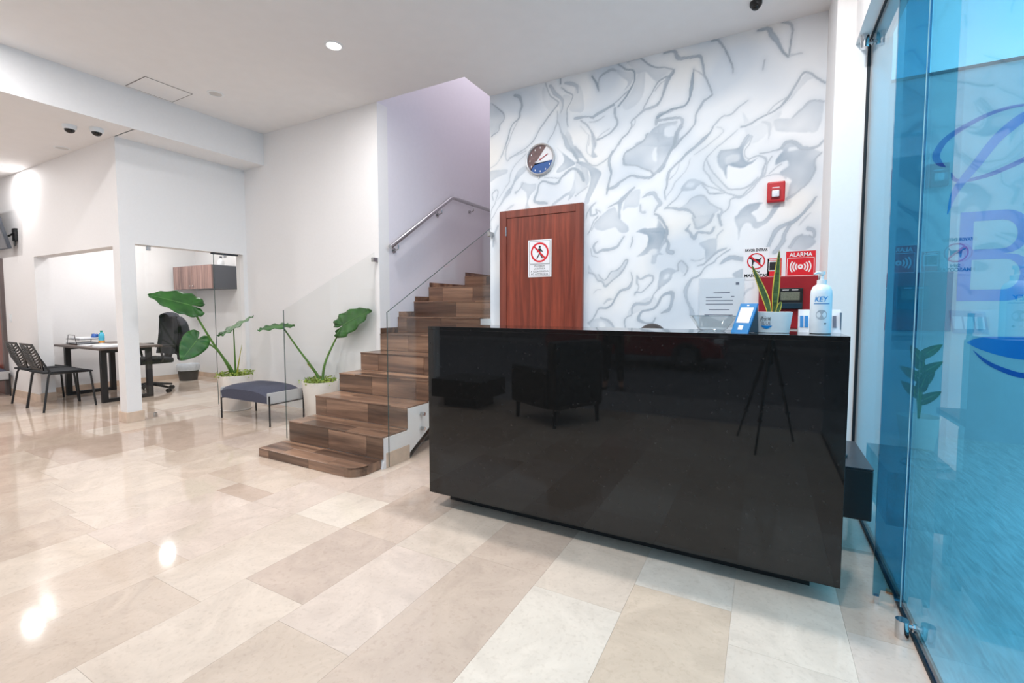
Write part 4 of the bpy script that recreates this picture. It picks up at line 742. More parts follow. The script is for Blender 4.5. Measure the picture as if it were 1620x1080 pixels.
MB().tube([(cx - .02, 4.125, cz - .155), (cx - .02, 4.125, cz - .175)], .006, 8).build('hook', M['steel'], t)
# fire strobe
t = thing('fire_strobe', 'red square fire alarm strobe with clear flash lens high on the painted wall', 'fire alarm', (.05, 4.13, 2.02))
BX('strobe_body', M['redplastic'], -.010, .110, 4.085, 4.13, 2.018, 2.172, parent=t, bevel=.012)
BX('strobe_frame', M['redpanel'], .016, .078, 4.078, 4.086, 2.042, 2.112, parent=t, bevel=.003)
BX('flash_lens', pmat('clear_flash_lens', (226, 228, 236), .15, var=.15, scale=60), .022, .072, 4.060, 4.08, 2.052, 2.102, parent=t, bevel=.008)
BX('white_strip', M['paper'], .024, .072, 4.0838, 4.0848, 2.122, 2.128, parent=t)
# pet sign
t = thing('pet_sign', 'white no-pets sign with crossed-out dog beside the red panel', 'sign', (-.07, 4.13, 1.43))
BX('sign_plate', M['paper'], -.160, .019, YW - .002, YW, 1.436, 1.686, parent=t)
yp = YW - .0026
text('FAVOR ENTRAR', (-.148, yp, 1.657), RX, UZ, .155, .022, 'lettering', M['ink'], t, bold=.03)
text('SIN', (-.095, yp, 1.487), RX, UZ, .050, .021, 'lettering', M['ink'], t, bold=.03); text('MASCOTAS', (-.150, yp, 1.459), RX, UZ, .160, .024, 'lettering', M['ink'], t, bold=.03)
c0 = (-.071, yp - .0008, 1.582)
b = MB(); ring(b, c0, RX, UZ, .054, .063, 36); b.build('red_ring', M['red'], t)
b = MB(); flat(b, (c0[0], yp, c0[2]), RX, UZ, [(-.048, .028), (-.036, .034), (-.026, .022), (.022, .014), (.036, .030), (.040, .026), (.030, .008), (.030, -.030), (.022, -.030), (.018, -.008), (-.016, -.006), (-.020, -.030), (-.028, -.030), (-.030, .008), (-.036, .016), (-.048, .020)], .0004); b.build('dog_figure', M['ink'], t)
b = MB(); flat(b, c0, (cc, 0, -cc), (cc, 0, cc), [(-.056, -.006), (.056, -.006), (.056, .006), (-.056, .006)], .0004); b.build('red_bar', M['red'], t)
# small red sign
t = thing('small_red_sign', 'small red sign with a dark picture between the no-pets and alarm signs', 'sign', (.055, 4.13, 1.46))
BX('sign_plate', M['red'], .008, .103, YW - .002, YW, 1.463, 1.598, parent=t); BX('sign_border', M['paper'], .016, .095, YW - .0026, YW - .002, 1.50, 1.578, parent=t)
BX('sign_picture', M['ink'], .022, .089, YW - .0032, YW - .0026, 1.508, 1.570, parent=t)
BX('sign_line', M['paper'], .018, .09, YW - .0026, YW - .002, 1.584, 1.590, parent=t)
# alarm sign
t = thing('alarm_sign', 'red ALARMA sign with white siren waves above the red panel', 'sign', (.225, 4.13, 1.45))
BX('sign_plate', M['red'], .131, .321, YW - .002, YW, 1.452, 1.644, parent=t)
yp = YW - .0026
text('ALARMA', (.152, yp, 1.603), RX, UZ, .148, .030, 'lettering', M['paper'], t, bold=.02)
for q in ((.138, .314, 1.592, 1.595), (.138, .314, 1.459, 1.462), (.138, .141, 1.459, 1.595), (.311, .314, 1.459, 1.595)): BX('white_border', M['paper'], q[0], q[1], yp - .0004, yp + .0006, q[2], q[3], parent=t)
c0 = (.226, yp - .0004, 1.527); b = MB(); ring(b, c0, RX, UZ, .006, .018, 20)
for r0 in (.030, .047, .064):
    if r0 < .06: 
        for a in (0, math.pi): ring(b, c0, RX, UZ, r0 - .004 + .006 * 0, r0 + .006, 12, 0, a - .75, a + .75)
    else:
        for a in (0, math.pi): ring(b, c0, RX, UZ, r0 - .003, r0 + .006, 12, 0, a - .65, a + .65)
b.build('siren_waves', M['paper'], t)
# red control panel
t = thing('alarm_control_panel', 'dark red wall cabinet with a black keypad window', 'control panel', (.145, 4.13, 1.06))
BX('panel_box', M['redpanel'], -.045, .335, 4.05, 4.13, 1.062, 1.455, parent=t, bevel=.004)
BX('panel_door', M['redpanel'], -.040, .330, 4.044, 4.0495, 1.067, 1.450, parent=t, bevel=.002)
BX('keypad', M['blackplastic'], .080, .243, 4.020, 4.0435, 1.207, 1.364, parent=t, bevel=.004)
scr = BX('display', pmat('green_grey_display', (112, 118, 104), .3, var=.25, scale=120), .100, .222, 4.018, 4.0195, 1.275, 1.335, parent=t)
BX('keypad_lip', pmat('dark_teal_plastic', (22, 50, 66), .35), .085, .238, 4.008, 4.0195, 1.212, 1.255, parent=t, bevel=.003)
for a in (.112, .172): BX('keypad_mark', M['paper'], a, a + .04, 4.0185, 4.0198, 1.347, 1.354, parent=t)
BX('panel_base', M['plaster'], -.02, .31, 4.07, 4.13, 1.03, 1.0615, parent=t)
# ------------------------------------------------------------------ big-leaved plants in white pots
HALF = [(1., 0.), (.93, .075), (.80, .17), (.62, .28), (.42, .36), (.20, .41), (0., .42), (-.17, .38), (-.29, .30), (-.35, .20), (-.33, .10), (-.22, .045), (-.02, .004)]
def big_leaf(parent, base, tip, nrm, width=1., droop=.10, wave=.02, name='leaf', seed=0):
    rr = random.Random(seed); base = Vector(base); tip = Vector(tip); d = tip - base; L = d.length; d.normalize()
    n = Vector(nrm); n = (n - d * n.dot(d)).normalized(); s_ = n.cross(d)
    ring_ = catmull([(x, y, 0) for x, y in HALF], 3); K = 5; vs = []; fs = []
    ph = rr.uniform(0, 6)
    for side in (1, -1):
        o = len(vs)
        for i, p in enumerate(ring_):
            mx = max(-.0, p[0] * .92)
            for k in range(K + 1):
                t = k / K; x = mx + (p[0] - mx) * t; y = p[1] * t * side * width
                z = -droop * (max(0, x) ** 2) * .8 - droop * 1.1 * (abs(y) ** 1.6) + .05 * abs(y) + wave * t * t * math.sin(i * 1.15 + ph + side) + .006 * math.sin(i * 2.1) * t
                vs.append(base + d * (x * L) + s_ * (y * L) + n * (z * L))
        for i in range(len(ring_) - 1):
            for k in range(K): a = o + i * (K + 1) + k; fs.append((a, a + 1, a + K + 2, a + K + 1))
    me = MB().add(vs, fs).build(name, M['leaf'], parent, smooth=True)
    sd = me.modifiers.new('thickness', 'SOLIDIFY'); sd.thickness = .0025; sd.offset = 0
    P = [base + d * (x * L) + n * ((-droop * x * x * .8 + .004) * L) for x in np.linspace(0, .93, 9)]
    r = MB().tube(P, [.005 - .004 * k / 8 for k in range(9)], 6).build('midrib', M['leafrib'], parent, smooth=True); r.parent = me; r.matrix_parent_inverse = Matrix.Identity(4)
    return me
def petiole(parent, pts, r0=.016, r1=.006, m='stem'):
    P = catmull(pts, 8); n = len(P); MB().tube(P, [r0 + (r1 - r0) * (k / (n - 1)) ** .6 for k in range(n)], 10).build('leaf_stalk', M[m], parent, smooth=True)
def pot(x, y, label, h=.42, r=.185):
    t = thing('plant_pot', label, 'plant pot', (x, y, 0))
    MB().lathe([(r * .80, 0), (r * .82, .004), (r * 1.0, h - .004), (r * .995, h), (r * .93, h), (r * .91, h - .05), (0, h - .05)], (x, y, 0), 44).build('pot_body', M['pot'], t, smooth=True)
    MB().lathe([(r * .915, h - .035), (r * .5, h - .022), (0, h - .018)], (x, y, 0), 28).build('soil', M['soil'], t, smooth=True)
    sc = MB().lathe([(r * .86, 0), (r * .9, .012), (r * .84, .014)], (x, y, 0), 40); sc.build('saucer', M['pot'], t, smooth=True)
    return t
def ground_cover(parent, x, y, z, r, n, seed):
    rr = random.Random(seed); b = MB()
    for k in range(n):
        a = rr.uniform(0, 6.28); q = r * math.sqrt(rr.uniform(.12, 1.)); c = Vector((x + q * math.cos(a), y + q * math.sin(a), z + rr.uniform(-.005, .05)))
        if rr.random() < .14: c += Vector((math.cos(a), math.sin(a), -.1)) * .05
        e = Vector((rr.uniform(-1, 1), rr.uniform(-1, 1), rr.uniform(.0, .8))).normalized(); u = e.orthogonal().normalized(); L = rr.uniform(.014, .028); w_ = L * .45
        b.add([c, c + e * L * .5 + u * w_, c + e * L, c + e * L * .5 - u * w_], [(0, 1, 2, 3)])
        b.add([c - Vector((0, 0, .03)), c - Vector((.002, 0, .03)), c], [(0, 1, 2)])
    tag(b.build('ground_cover', M['cover'], parent), kind='stuff')
pot(-5.56, 3.28, 'round white pot with the three-leaved plant beside the office glass')
pA = thing('elephant_ear_plant', 'big-leaved green plant growing in the pot beside the office glass', 'plant', (-5.56, 3.28, .4))
petiole(pA, [(-5.55, 3.26, .39), (-5.52, 3.21, .50), (-5.53, 3.03, .80), (-5.53, 2.86, 1.12), (-5.53, 2.80, 1.24)], .020, .008)
big_leaf(pA, (-5.53, 2.80, 1.245), (-5.59, 2.43, 1.36), (.72, -.42, .60), .92, .04, .03, seed=1)
petiole(pA, [(-5.555, 3.25, .39), (-5.53, 3.17, .55), (-5.5, 3.05, .73), (-5.49, 2.93, .83), (-5.49, 2.84, .875)], .018, .006)
big_leaf(pA, (-5.49, 2.83, .86), (-5.47, 2.655, .655), (.93, -.15, .30), 1.15, .04, .025, seed=2)
petiole(pA, [(-5.555, 3.285, .39), (-5.53, 3.265, .6), (-5.51, 3.25, .98)], .016, .006)
big_leaf(pA, (-5.51, 3.19, .955), (-5.47, 3.47, 1.135), (-.12, -.46, .82), 1., .06, .03, seed=3)
petiole(pA, [(-5.55, 3.29, .39), (-5.52, 3.30, .55), (-5.50, 3.335, .775)], .016, .002, 'yellow')
ground_cover(pA, -5.56, 3.28, .40, .185, 480, 1)
pot(-4.25, 3.43, 'round white pot half hidden by the lowest stairs')
pB = thing('elephant_ear_plant', 'big-leaved green plant with two leaves behind the stair glass panel', 'plant', (-4.25, 3.43, .4))
petiole(pB, [(-4.24, 3.42, .39), (-4.26, 3.38, .52), (-4.36, 3.25, .78), (-4.44, 3.13, 1.02)], .020, .007, 'stem')
big_leaf(pB, (-4.44, 3.13, 1.03), (-4.45, 2.86, 1.0), (.12, .10, 1.), 1.1, .06, .035, seed=4)
petiole(pB, [(-4.23, 3.44, .39), (-4.22, 3.47, .60), (-4.14, 3.54, .85), (-4.03, 3.56, 1.0)], .018, .007)
big_leaf(pB, (-4.02, 3.56, 1.03), (-3.66, 3.60, 1.20), (.15, -.92, .35), .85, .06, .04, seed=5)
petiole(pB, [(-4.245, 3.42, .39), (-4.27, 3.40, .50), (-4.33, 3.34, .62)], .022, .012, 'yellow')
ground_cover(pB, -4.25, 3.43, .40, .17, 420, 2)

# ------------------------------------------------------------------ benches
def bench():
    t = thing('bench', '', 'bench')
    L, Wd = .80, .42
    b = MB(); n = 14; pts = []
    # crowned cushion, drawn as a lofted sheet
    nx_, ny_ = 17, 9; vs = []; fs = []
    for j in range(ny_ + 1):
        for i in range(nx_ + 1):
            u, v = i / nx_ * 2 - 1, j / ny_ * 2 - 1
            z = .395 - .055 * abs(u) ** 4 * .6 - .045 * abs(v) ** 6 - .012 * u * u
            vs.append((u * L / 2, v * (Wd / 2 + .004), z))
    o = len(vs)
    for j in range(ny_ + 1):
        for i in range(nx_ + 1):
            u, v = i / nx_ * 2 - 1, j / ny_ * 2 - 1; vs.append((u * L / 2 * .985, v * Wd / 2 * .98, .235))
    w1 = nx_ + 1
    for j in range(ny_):
        for i in range(nx_): a = j * w1 + i; fs += [(a, a + 1, a + w1 + 1, a + w1), (o + a, o + a + w1, o + a + w1 + 1, o + a + 1)]
    for i in range(nx_): fs += [(i, o + i, o + i + 1, i + 1), (ny_ * w1 + i, ny_ * w1 + i + 1, o + ny_ * w1 + i + 1, o + ny_ * w1 + i)]
    for j in range(ny_): fs += [(j * w1, j * w1 + w1, o + j * w1 + w1, o + j * w1), (j * w1 + nx_, o + j * w1 + nx_, o + j * w1 + w1 + nx_, j * w1 + w1 + nx_)]
    MB().add(vs, fs).build('cushion', M['navy'], t, smooth=True, local=True)
    for s_ in (-1, 1):
        x = s_ * L / 2
        BX('end_panel', M['greyfab'], min(x, x + s_ * .016), max(x, x + s_ * .016), -Wd / 2, Wd / 2, .23, .345, parent=t, bevel=.007, local=True)
        for q in (-1, 1):
            y = q * (Wd / 2 - .012); MB().tube([(x + s_ * .024, y, .315), (x + s_ * .024, y, .15), (x + s_ * .024, y, 0)], .0085, 10).build('leg', M['blackmetal'], t, smooth=True, local=True)
        MB().tube([(x + s_ * .024, -Wd / 2 + .012, .225), (x + s_ * .024, Wd / 2 - .012, .225)], .006, 8).build('end_rail', M['blackmetal'], t, smooth=True, local=True)
    for q in (-1, 1): MB().tube([(-L / 2, q * .15, .228), (L / 2, q * .15, .228)], .006, 8).build('under_rail', M['blackmetal'], t, smooth=True, local=True)
    return t
be = bench(); be.location = (-4.84, 3.14, 0); be['label'] = 'navy upholstered bench with light grey ends between the two plant pots'; be['group'] = 'waiting benches'
b2 = copy_tree(be); b2.location = (-9.56, 2.09, 0); b2['label'] = 'navy upholstered bench by the left wall under the television'

# ------------------------------------------------------------------ visitor chairs (rear towards us) and desk
def chair():
    t = thing('visitor_chair', '', 'chair'); blk = M['blackmetal']
    # back shell: angular outline with slots left between curved slats
    zb, zt, wb, wt = .47, .80, .235, .20
    def by(z): return -.20 - (z - .47) * .30
    out = [(-.16, .475), (-.232, .60), (-.235, .66), (-.19, .80), (.19, .80), (.235, .66), (.232, .60), (.16, .475)]
    fr = [(x * .86, .6375 + (z - .6375) * .84) for x, z in out]; b = MB(); n = len(out)
    vs = [(x, by(z) - .03 * (1 - (x / .25) ** 2) * 0, z) for x, z in out + fr] + [(x, by(z) + .012, z) for x, z in out + fr]
    fs = []
    for i in range(n):
        j = (i + 1) % n; fs += [(i, j, n + j, n + i), (2 * n + i, 3 * n + i, 3 * n + j, 2 * n + j), (i, 2 * n + i, 2 * n + j, j), (n + i, n + j, 3 * n + j, 3 * n + i)]
    b.add(vs, fs).build('back_frame', M['blackplastic'], t, local=True)
    MB().add([(x, by(z) + q, z) for q in (.001, .011) for x, z in ((-.011, .49), (.011, .49), (.011, .79), (-.011, .79))], [(0, 1, 2, 3), (4, 7, 6, 5), (0, 4, 5, 1), (1, 5, 6, 2), (2, 6, 7, 3), (3, 7, 4, 0)]).build('back_spine', M['blackplastic'], t, local=True)
    sl = None
    for side in (-1, 1):
        for k in range(9):
            z0 = .502 + .030 * k; xe = .15 + .055 * min(1, (z0 - .47) / .12) - .06 * max(0, (z0 - .66) / .14); xe = max(.1, xe)
            P = [(side * xe * u, by(z0 + .035 * u * u) + .006, z0 + .045 * (u * u) - .004) for u in np.linspace(0, 1, 6)]
            P = [p for p in P if p[2] < .785]
            if len(P) > 2: MB().tube(P, .0105, 6).build('back_slat', M['blackplastic'], t, local=True)
    sv = []; 
    seat = MB(); nx_, ny_ = 8, 8; vs = []; fs = []
    for q in (0, 1):
        for j in range(ny_ + 1):
            for i in range(nx_ + 1):
                u, v = i / nx_ * 2 - 1, j / ny_ * 2 - 1; w_ = .235 - .02 * (v < 0) * v * v
                vs.append((u * w_, v * .225 + .005, .465 - .012 * (1 - u * u) * (1 - v * v) - .02 * max(0, v) ** 4 - q * .018))
    w1 = nx_ + 1; o = w1 * (ny_ + 1)
    for j in range(ny_):
        for i in range(nx_): a = j * w1 + i; fs += [(a, a + 1, a + w1 + 1, a + w1), (o + a, o + a + w1, o + a + w1 + 1, o + a + 1)]
    for i in range(nx_): fs += [(i, o + i, o + i + 1, i + 1), (ny_ * w1 + i, ny_ * w1 + i + 1, o + ny_ * w1 + i + 1, o + ny_ * w1 + i)]
    for j in range(ny_): fs += [(j * w1, j * w1 + w1, o + j * w1 + w1, o + j * w1), (j * w1 + nx_, o + j * w1 + nx_, o + j * w1 + w1 + nx_, j * w1 + w1 + nx_)]
    seat.add(vs, fs).build('seat', M['darkfab'], t, smooth=True, local=True)
    for s_ in (-1, 1):
        MB().tube([(s_ * .20, .215, .44), (s_ * .235, .245, .0)], .011, 10).build('leg', blk, t, smooth=True, local=True)
        MB().tube([(s_ * .232, by(.62) + .006, .62), (s_ * .228, -.165, .46), (s_ * .24, -.185, .40), (s_ * .26, -.245, 0)], .011, 10).build('leg', blk, t, smooth=True, local=True)
        MB().tube([(s_ * .205, .20, .435), (s_ * .228, -.165, .44)], .010, 8).build('side_rail', blk, t, smooth=True, local=True)
    MB().tube([(-.2, .19, .437), (.2, .19, .437)], .009, 8).build('cross_rail', blk, t, smooth=True, local=True)
    return t
ch = chair(); ch.location = (-7.575, 2.335, 0); ch['label'] = 'black slotted-back visitor chair nearest the white column'; ch['group'] = 'visitor chairs at the office desk'
c2_ = copy_tree(ch); c2_.location = (-8.12, 2.35, 0); c2_['label'] = 'black slotted-back visitor chair farther left, partly behind the other chair'
dk = thing('office_desk', 'dark wood office desk on black square steel frames', 'desk', (-7.93, 2.95, 0))
BX('desk_top', M['deskwood'], -8.62, -7.26, 2.60, 3.30, .685, .712, parent=dk, bevel=.002)
for x in (-8.50, -7.42):
    for y in (2.70, 3.20): BX('leg', M['blackmetal'], x - .03, x + .03, y - .03, y + .03, 0, .685, parent=dk, bevel=.002)
    BX('foot_rail', M['blackmetal'], x - .03, x + .03, 2.73, 3.17, 0, .045, parent=dk); BX('top_rail', M['blackmetal'], x - .03, x + .03, 2.73, 3.17, .64, .684, parent=dk)
BX('long_rail', M['blackmetal'], -8.47, -7.45, 2.93, 2.97, .645, .684, parent=dk)
DT = .712
t = thing('paper_tray', 'black wire letter tray with papers on the desk', 'letter tray', (-8.40, 2.86, DT))
wr = M['blackmetal']
for z in (.01, .07):
    for y in (2.72, 2.98): MB().tube([(-8.58, y, DT + z), (-8.20, y, DT + z)], .004, 6).build('wire', wr, t)
    for x in (-8.58, -8.20): MB().tube([(x, 2.72, DT + z), (x, 2.98, DT + z)], .004, 6).build('wire', wr, t)
    BX('tray_shelf', M['blackplastic'], -8.575, -8.205, 2.725, 2.975, DT + z - .003, DT + z - .001, parent=t)
for y in (2.72, 2.98): MB().tube([(-8.55, y, DT + .005), (-8.50, y, DT + .13), (-8.30, y, DT + .13), (-8.24, y, DT + .005)], .004, 6).build('wire', wr, t)
for k, (z, x, y, a) in enumerate(((.0102, -8.39, 2.85, .0), (.0702, -8.37, 2.85, .03))):
    Mx = Matrix.Translation((x, y, DT + z)) @ Matrix.Rotation(a, 4, 'Z'); p = MB().box(-.15, .15, -.105, .105, 0, .012 + .008 * k, M=Mx).build('paper_stack', M['paper'])
    tag(p, ('stack of white papers in the lower tier of the black wire tray', 'loose white papers in the upper tier of the black wire tray')[k], 'paper', 'papers in the letter tray')
t = thing('water_bottle', 'blue plastic water bottle with green cap on the desk', 'bottle', (-8.12, 2.95, DT))
MB().lathe([(.030, 0), (.034, .005), (.034, .05), (.031, .06), (.034, .07), (.034, .12), (.026, .145), (.013, .162), (.013, .17)], (-8.12, 2.95, DT), 24).build('bottle_body', pmat('blue_clear_plastic', (84, 186, 214), .15), t, smooth=True)
MB().lathe([(.015, .168), (.015, .188), (.0, .189)], (-8.12, 2.95, DT), 18).build('bottle_cap', pmat('green_cap', (36, 150, 120), .4), t, smooth=True)
MB().lathe([(.0345, .015), (.0345, .05)], (-8.12, 2.95, DT), 24).build('bottle_label', pmat('orange_label', (220, 150, 70), .5), t, smooth=True)
b = MB()
for k in range(7): b.ball((-8.30 + .009 * k, 2.93 + .02 * math.sin(k * 2), DT + .105 + .012 * math.cos(k * 1.7)), .026, 8, 6)
tag(b.build('blue_wrapper', pmat('crumpled_blue_foil', (44, 92, 170), .3, var=.3, scale=40, bump=.5), smooth=True), 'crumpled blue wrapper lying on the letter tray by the bottle', 'wrapper')
for k, (x, y, a) in enumerate(((-7.98, 2.82, .10), (-7.73, 2.86, -.1), (-7.48, 2.80, .1))):
    Mx = Matrix.Translation((x, y, DT)) @ Matrix.Rotation(a, 4, 'Z')
    tag(MB().box(-.105, .105, -.14, .14, .0 , .008 + .006 * k, M=Mx).build('desk_papers', M['paper'] if k != 1 else M['greyfab']), ('white sheets lying on the desk beside the letter tray', 'grey folder lying mid-desk between white sheets', 'white sheets at the column end of the desk')[k], 'paper')
# office swivel chair with a jacket on its back
oc = thing('office_chair', 'black swivel office chair with high back behind the desk', 'office chair', (-7.80, 3.36, 0))
ox, oy = -7.80, 3.36; bp_ = M['blackplastic']
for k in range(5):
    a = .4 + k * 2 * math.pi / 5; e = Vector((math.cos(a), math.sin(a), 0)); c = Vector((ox, oy, 0))
    MB().tube([c + e * .03 + Vector((0, 0, .12)), c + e * .30 + Vector((0, 0, .075))], [.024, .015], 8).build('base_arm', bp_, oc, smooth=True)
    s_ = e.cross(Vector((0, 0, 1)))
    for q in (-1, 1): MB().tube([c + e * .30 + s_ * q * .008 + Vector((0, 0, .028)), c + e * .30 + s_ * q * .026 + Vector((0, 0, .028))], .028, 14).build('caster', bp_, oc, smooth=True)
MB().lathe([(.03, .10), (.03, .25), (.018, .25), (.018, .42)], (ox, oy, 0), 20).build('gas_column', bp_, oc, smooth=True)
BX('seat', M['darkfab'], ox - .25, ox + .25, oy - .26, oy + .22, .42, .50, parent=oc, bevel=.03)
nx_, nz_ = 10, 12; vs = []; fs = []
for q in (0, 1):
    for j in range(nz_ + 1):
        for i in range(nx_ + 1):
            u, v = i / nx_ * 2 - 1, j / nz_; w_ = .235 - .05 * v ** 3 - .03 * (1 - v) ** 2
            vs.append((ox + u * w_, oy + .23 + .05 * v + .04 * math.sin(v * 3) * .6 - .04 * u * u + q * .05, .54 + v * .58 - .04 * (abs(u) ** 3) * (v > .8)))
w1 = nx_ + 1; o = w1 * (nz_ + 1)
for j in range(nz_):
    for i in range(nx_): a = j * w1 + i; fs += [(a, a + 1, a + w1 + 1, a + w1), (o + a, o + a + w1, o + a + w1 + 1, o + a + 1)]
for i in range(nx_): fs += [(i, o + i, o + i + 1, i + 1), (nz_ * w1 + i, nz_ * w1 + i + 1, o + nz_ * w1 + i + 1, o + nz_ * w1 + i)]
for j in range(nz_): fs += [(j * w1, j * w1 + w1, o + j * w1 + w1, o + j * w1), (j * w1 + nx_, o + j * w1 + nx_, o + j * w1 + w1 + nx_, j * w1 + w1 + nx_)]
MB().add(vs, fs).build('backrest', M['darkfab'], oc, smooth=True)
MB().tube([(ox, oy + .10, .44), (ox, oy + .27, .46), (ox, oy + .31, .62)], .028, 10).build('back_bracket', bp_, oc, smooth=True)
for s_ in (-1, 1):
    MB().tube([(ox + s_ * .25, oy + .05, .46), (ox + s_ * .30, oy + .05, .50), (ox + s_ * .30, oy + .02, .66)], .016, 8).build('arm_post', bp_, oc, smooth=True)
    BX('armrest', bp_, ox + s_ * .30 - .04, ox + s_ * .30 + .04, oy - .03, oy + .20, .66, .69, parent=oc, bevel=.01)
# jacket draped over the backrest
vs = []; fs = []; nu, nv = 16, 14
for j in range(nv + 1):
    v = j / nv
    for i in range(nu + 1):
        u = i / nu * 2 - 1; w_ = .16 + .12 * min(1, v * 2.2); fold = .012 * math.sin(u * 11 + v * 3) * (0.3 + v)
        if v < .15: y = oy + .20 + v / .15 * .16; z = 1.135 + .02 * math.sin(v / .15 * math.pi) - .06 * abs(u) ** 2.5
        else: q = (v - .15) / .85; y = oy + .36 + .03 * math.sin(q * 3); z = 1.135 - .06 * abs(u) ** 2.5 - q * (.66 + .05 * math.sin(u * 5))
        vs.append((ox + u * w_, y + fold + .02 - .05 * u * u * (v > .1), z))
for j in range(nv):
    for i in range(nu): a = j * (nu + 1) + i; fs.append((a, a + 1, a + nu + 2, a + nu + 1))
jk = thing('jacket', 'charcoal jacket hung over the back of the office chair', 'jacket', (ox, oy + .36, .5))
o = MB().add(vs, fs).build('jacket_body', M['jacket'], jk, smooth=True); sd = o.modifiers.new('thickness', 'SOLIDIFY'); sd.thickness = .012
for s_ in (-1, 1):
    MB().tube(catmull([(ox + s_ * .17, oy + .34, 1.05), (ox + s_ * .27, oy + .36, .95), (ox + s_ * .29, oy + .38, .72), (ox + s_ * .27, oy + .38, .50)], 6), [.05] * 10 + [.042] * 9, 12).build('sleeve', M['jacket'], jk, smooth=True)
# wall cabinet and the bottle on it, waste bin
wc = thing('wall_cabinet', 'walnut and anthracite wall cabinet hung on the office wall', 'cabinet', (-8.22, 4.42, 1.52))
BX('cabinet_body', M['darkgrey'], -8.80, -7.66, 4.222, 4.6, 1.522, 1.898, parent=wc, bevel=.002)
for a, c_ in ((-8.80, -8.232), (-8.228, -7.66)):
    d_ = BX('cabinet_door', M['cabwood'], a + .002, c_ - .002, 4.203, 4.221, 1.522, 1.898, parent=wc, bevel=.001)
    kx = -8.27 if a < -8.5 else -8.19
    k_ = MB().ball((kx, 4.192, 1.57), .012, 12, 8).build('knob', M['steel'], smooth=True); k_.parent = d_
t = thing('small_spray_bottle', 'small white bottle standing on top of the wall cabinet', 'bottle', (-7.78, 4.42, 1.898))
MB().lathe([(.045, 0), (.048, .006), (.048, .07), (.03, .10), (.014, .115), (.014, .125), (0, .125)], (-7.78, 4.42, 1.898), 20).build('bottle_body', M['plaster'], t, smooth=True)
MB().lathe([(.018, .122), (.018, .15), (0, .152)], (-7.78, 4.42, 1.898), 14).build('bottle_cap', M['darkgrey'], t, smooth=True)
t = thing('waste_bin', 'black waste bin with clear liner by the office wall', 'bin', (-8.52, 4.24, 0))
MB().lathe([(.125, 0), (.13, .003), (.16, .25), (.155, .25), (.125, .01), (0, .01)], (-8.52, 4.24, 0), 32).build('bin_body', M['blackplastic'], t, smooth=True)
vs = []; rr = random.Random(2)
prof_ = [(.163, .17), (.166, .21), (.168, .262), (.160, .275), (.148, .262), (.140, .22)]
MB().lathe(prof_, (-8.52, 4.24, 0), 32).build('bin_liner', pmat('white_film_liner', (196, 200, 206), .3, var=.1, scale=30, bump=.5), t, smooth=True)
# office glass door: sheet, patch fittings, closer
od = struct(BX('window_4', M['clear'], -5.975, -5.965, 2.47, 3.30, .012, 1.885))
od2 = struct(BX('door_2', M['clear'], -5.975, -5.965, 3.305, 3.625, .012, 1.885))
for y in (2.60,): BX('patch_fitting', M['steel'], -5.985, -5.955, y, y + .035, 1.845, 1.895, parent=od, bevel=.002); BX('floor_clip', M['steel'], -5.985, -5.955, y, y + .03, 0, .045, parent=od, bevel=.002)
BX('patch_fitting', M['steel'], -5.985, -5.955, 3.42, 3.455, 1.845, 1.895, parent=od2, bevel=.002); BX('door_closer', M['darkgrey'], -5.99, -5.95, 3.28, 3.60, 1.875, 1.895, parent=od2, bevel=.002)
BX('glass_edge', M['edge'], -5.975, -5.965, 3.301, 3.304, .012, 1.885, parent=od2)
# red door and television at the far left
d3 = struct(BX('door_3', M['doorwood'], -10.15, -9.36, 2.30, 2.328, 0, 1.84))
for q in ((-10.22, -10.15, 2.29, 2.33, 0, 1.90), (-9.36, -9.30, 2.29, 2.33, 0, 1.90), (-10.15, -9.36, 2.29, 2.33, 1.84, 1.90)): BX('door_frame', pmat('grey_brown_frame', (104, 92, 90), .5), *q, parent=d3)
tv = thing('television', 'flat television tilted down on a wall bracket', 'television', (-9.2, 2.2, 1.98))
Mt = Matrix.Translation((-9.22, 2.235, 1.985)) @ Matrix.Rotation(math.radians(13), 4, 'X')
MB().box(-.60, .60, -.018, .018, 0, .60, M=Mt).build('tv_case', M['darkgrey'], tv); MB().box(-.588, .588, -.0195, -.0182, .012, .588, M=Mt).build('tv_screen', M['screen'], tv)
MB().box(-.15, .15, .018, .05, .18, .42, M=Mt).build('tv_back_box', M['blackplastic'], tv)
b = MB(); b.box(-8.78, -8.68, 2.30, 2.33, 2.10, 2.26); b.tube([(-8.73, 2.31, 2.2), (-8.80, 2.27, 2.16)], .012, 8); b.tube([(-8.73, 2.31, 2.14), (-8.69, 2.30, 2.03)], .010, 8); b.build('wall_bracket', M['blackplastic'], tv)
t = thing('light_switch', 'white light switch plate on the wall beside the red-brown door at far left', 'switch', (-9.12, 2.33, 1.07)); BX('plate', M['plaster'], -9.16, -9.09, 2.322, 2.33, 1.02, 1.13, parent=t, bevel=.002); BX('rocker', M['plaster'], -9.14, -9.11, 2.318, 2.3218, 1.05, 1.10, parent=t, bevel=.001)

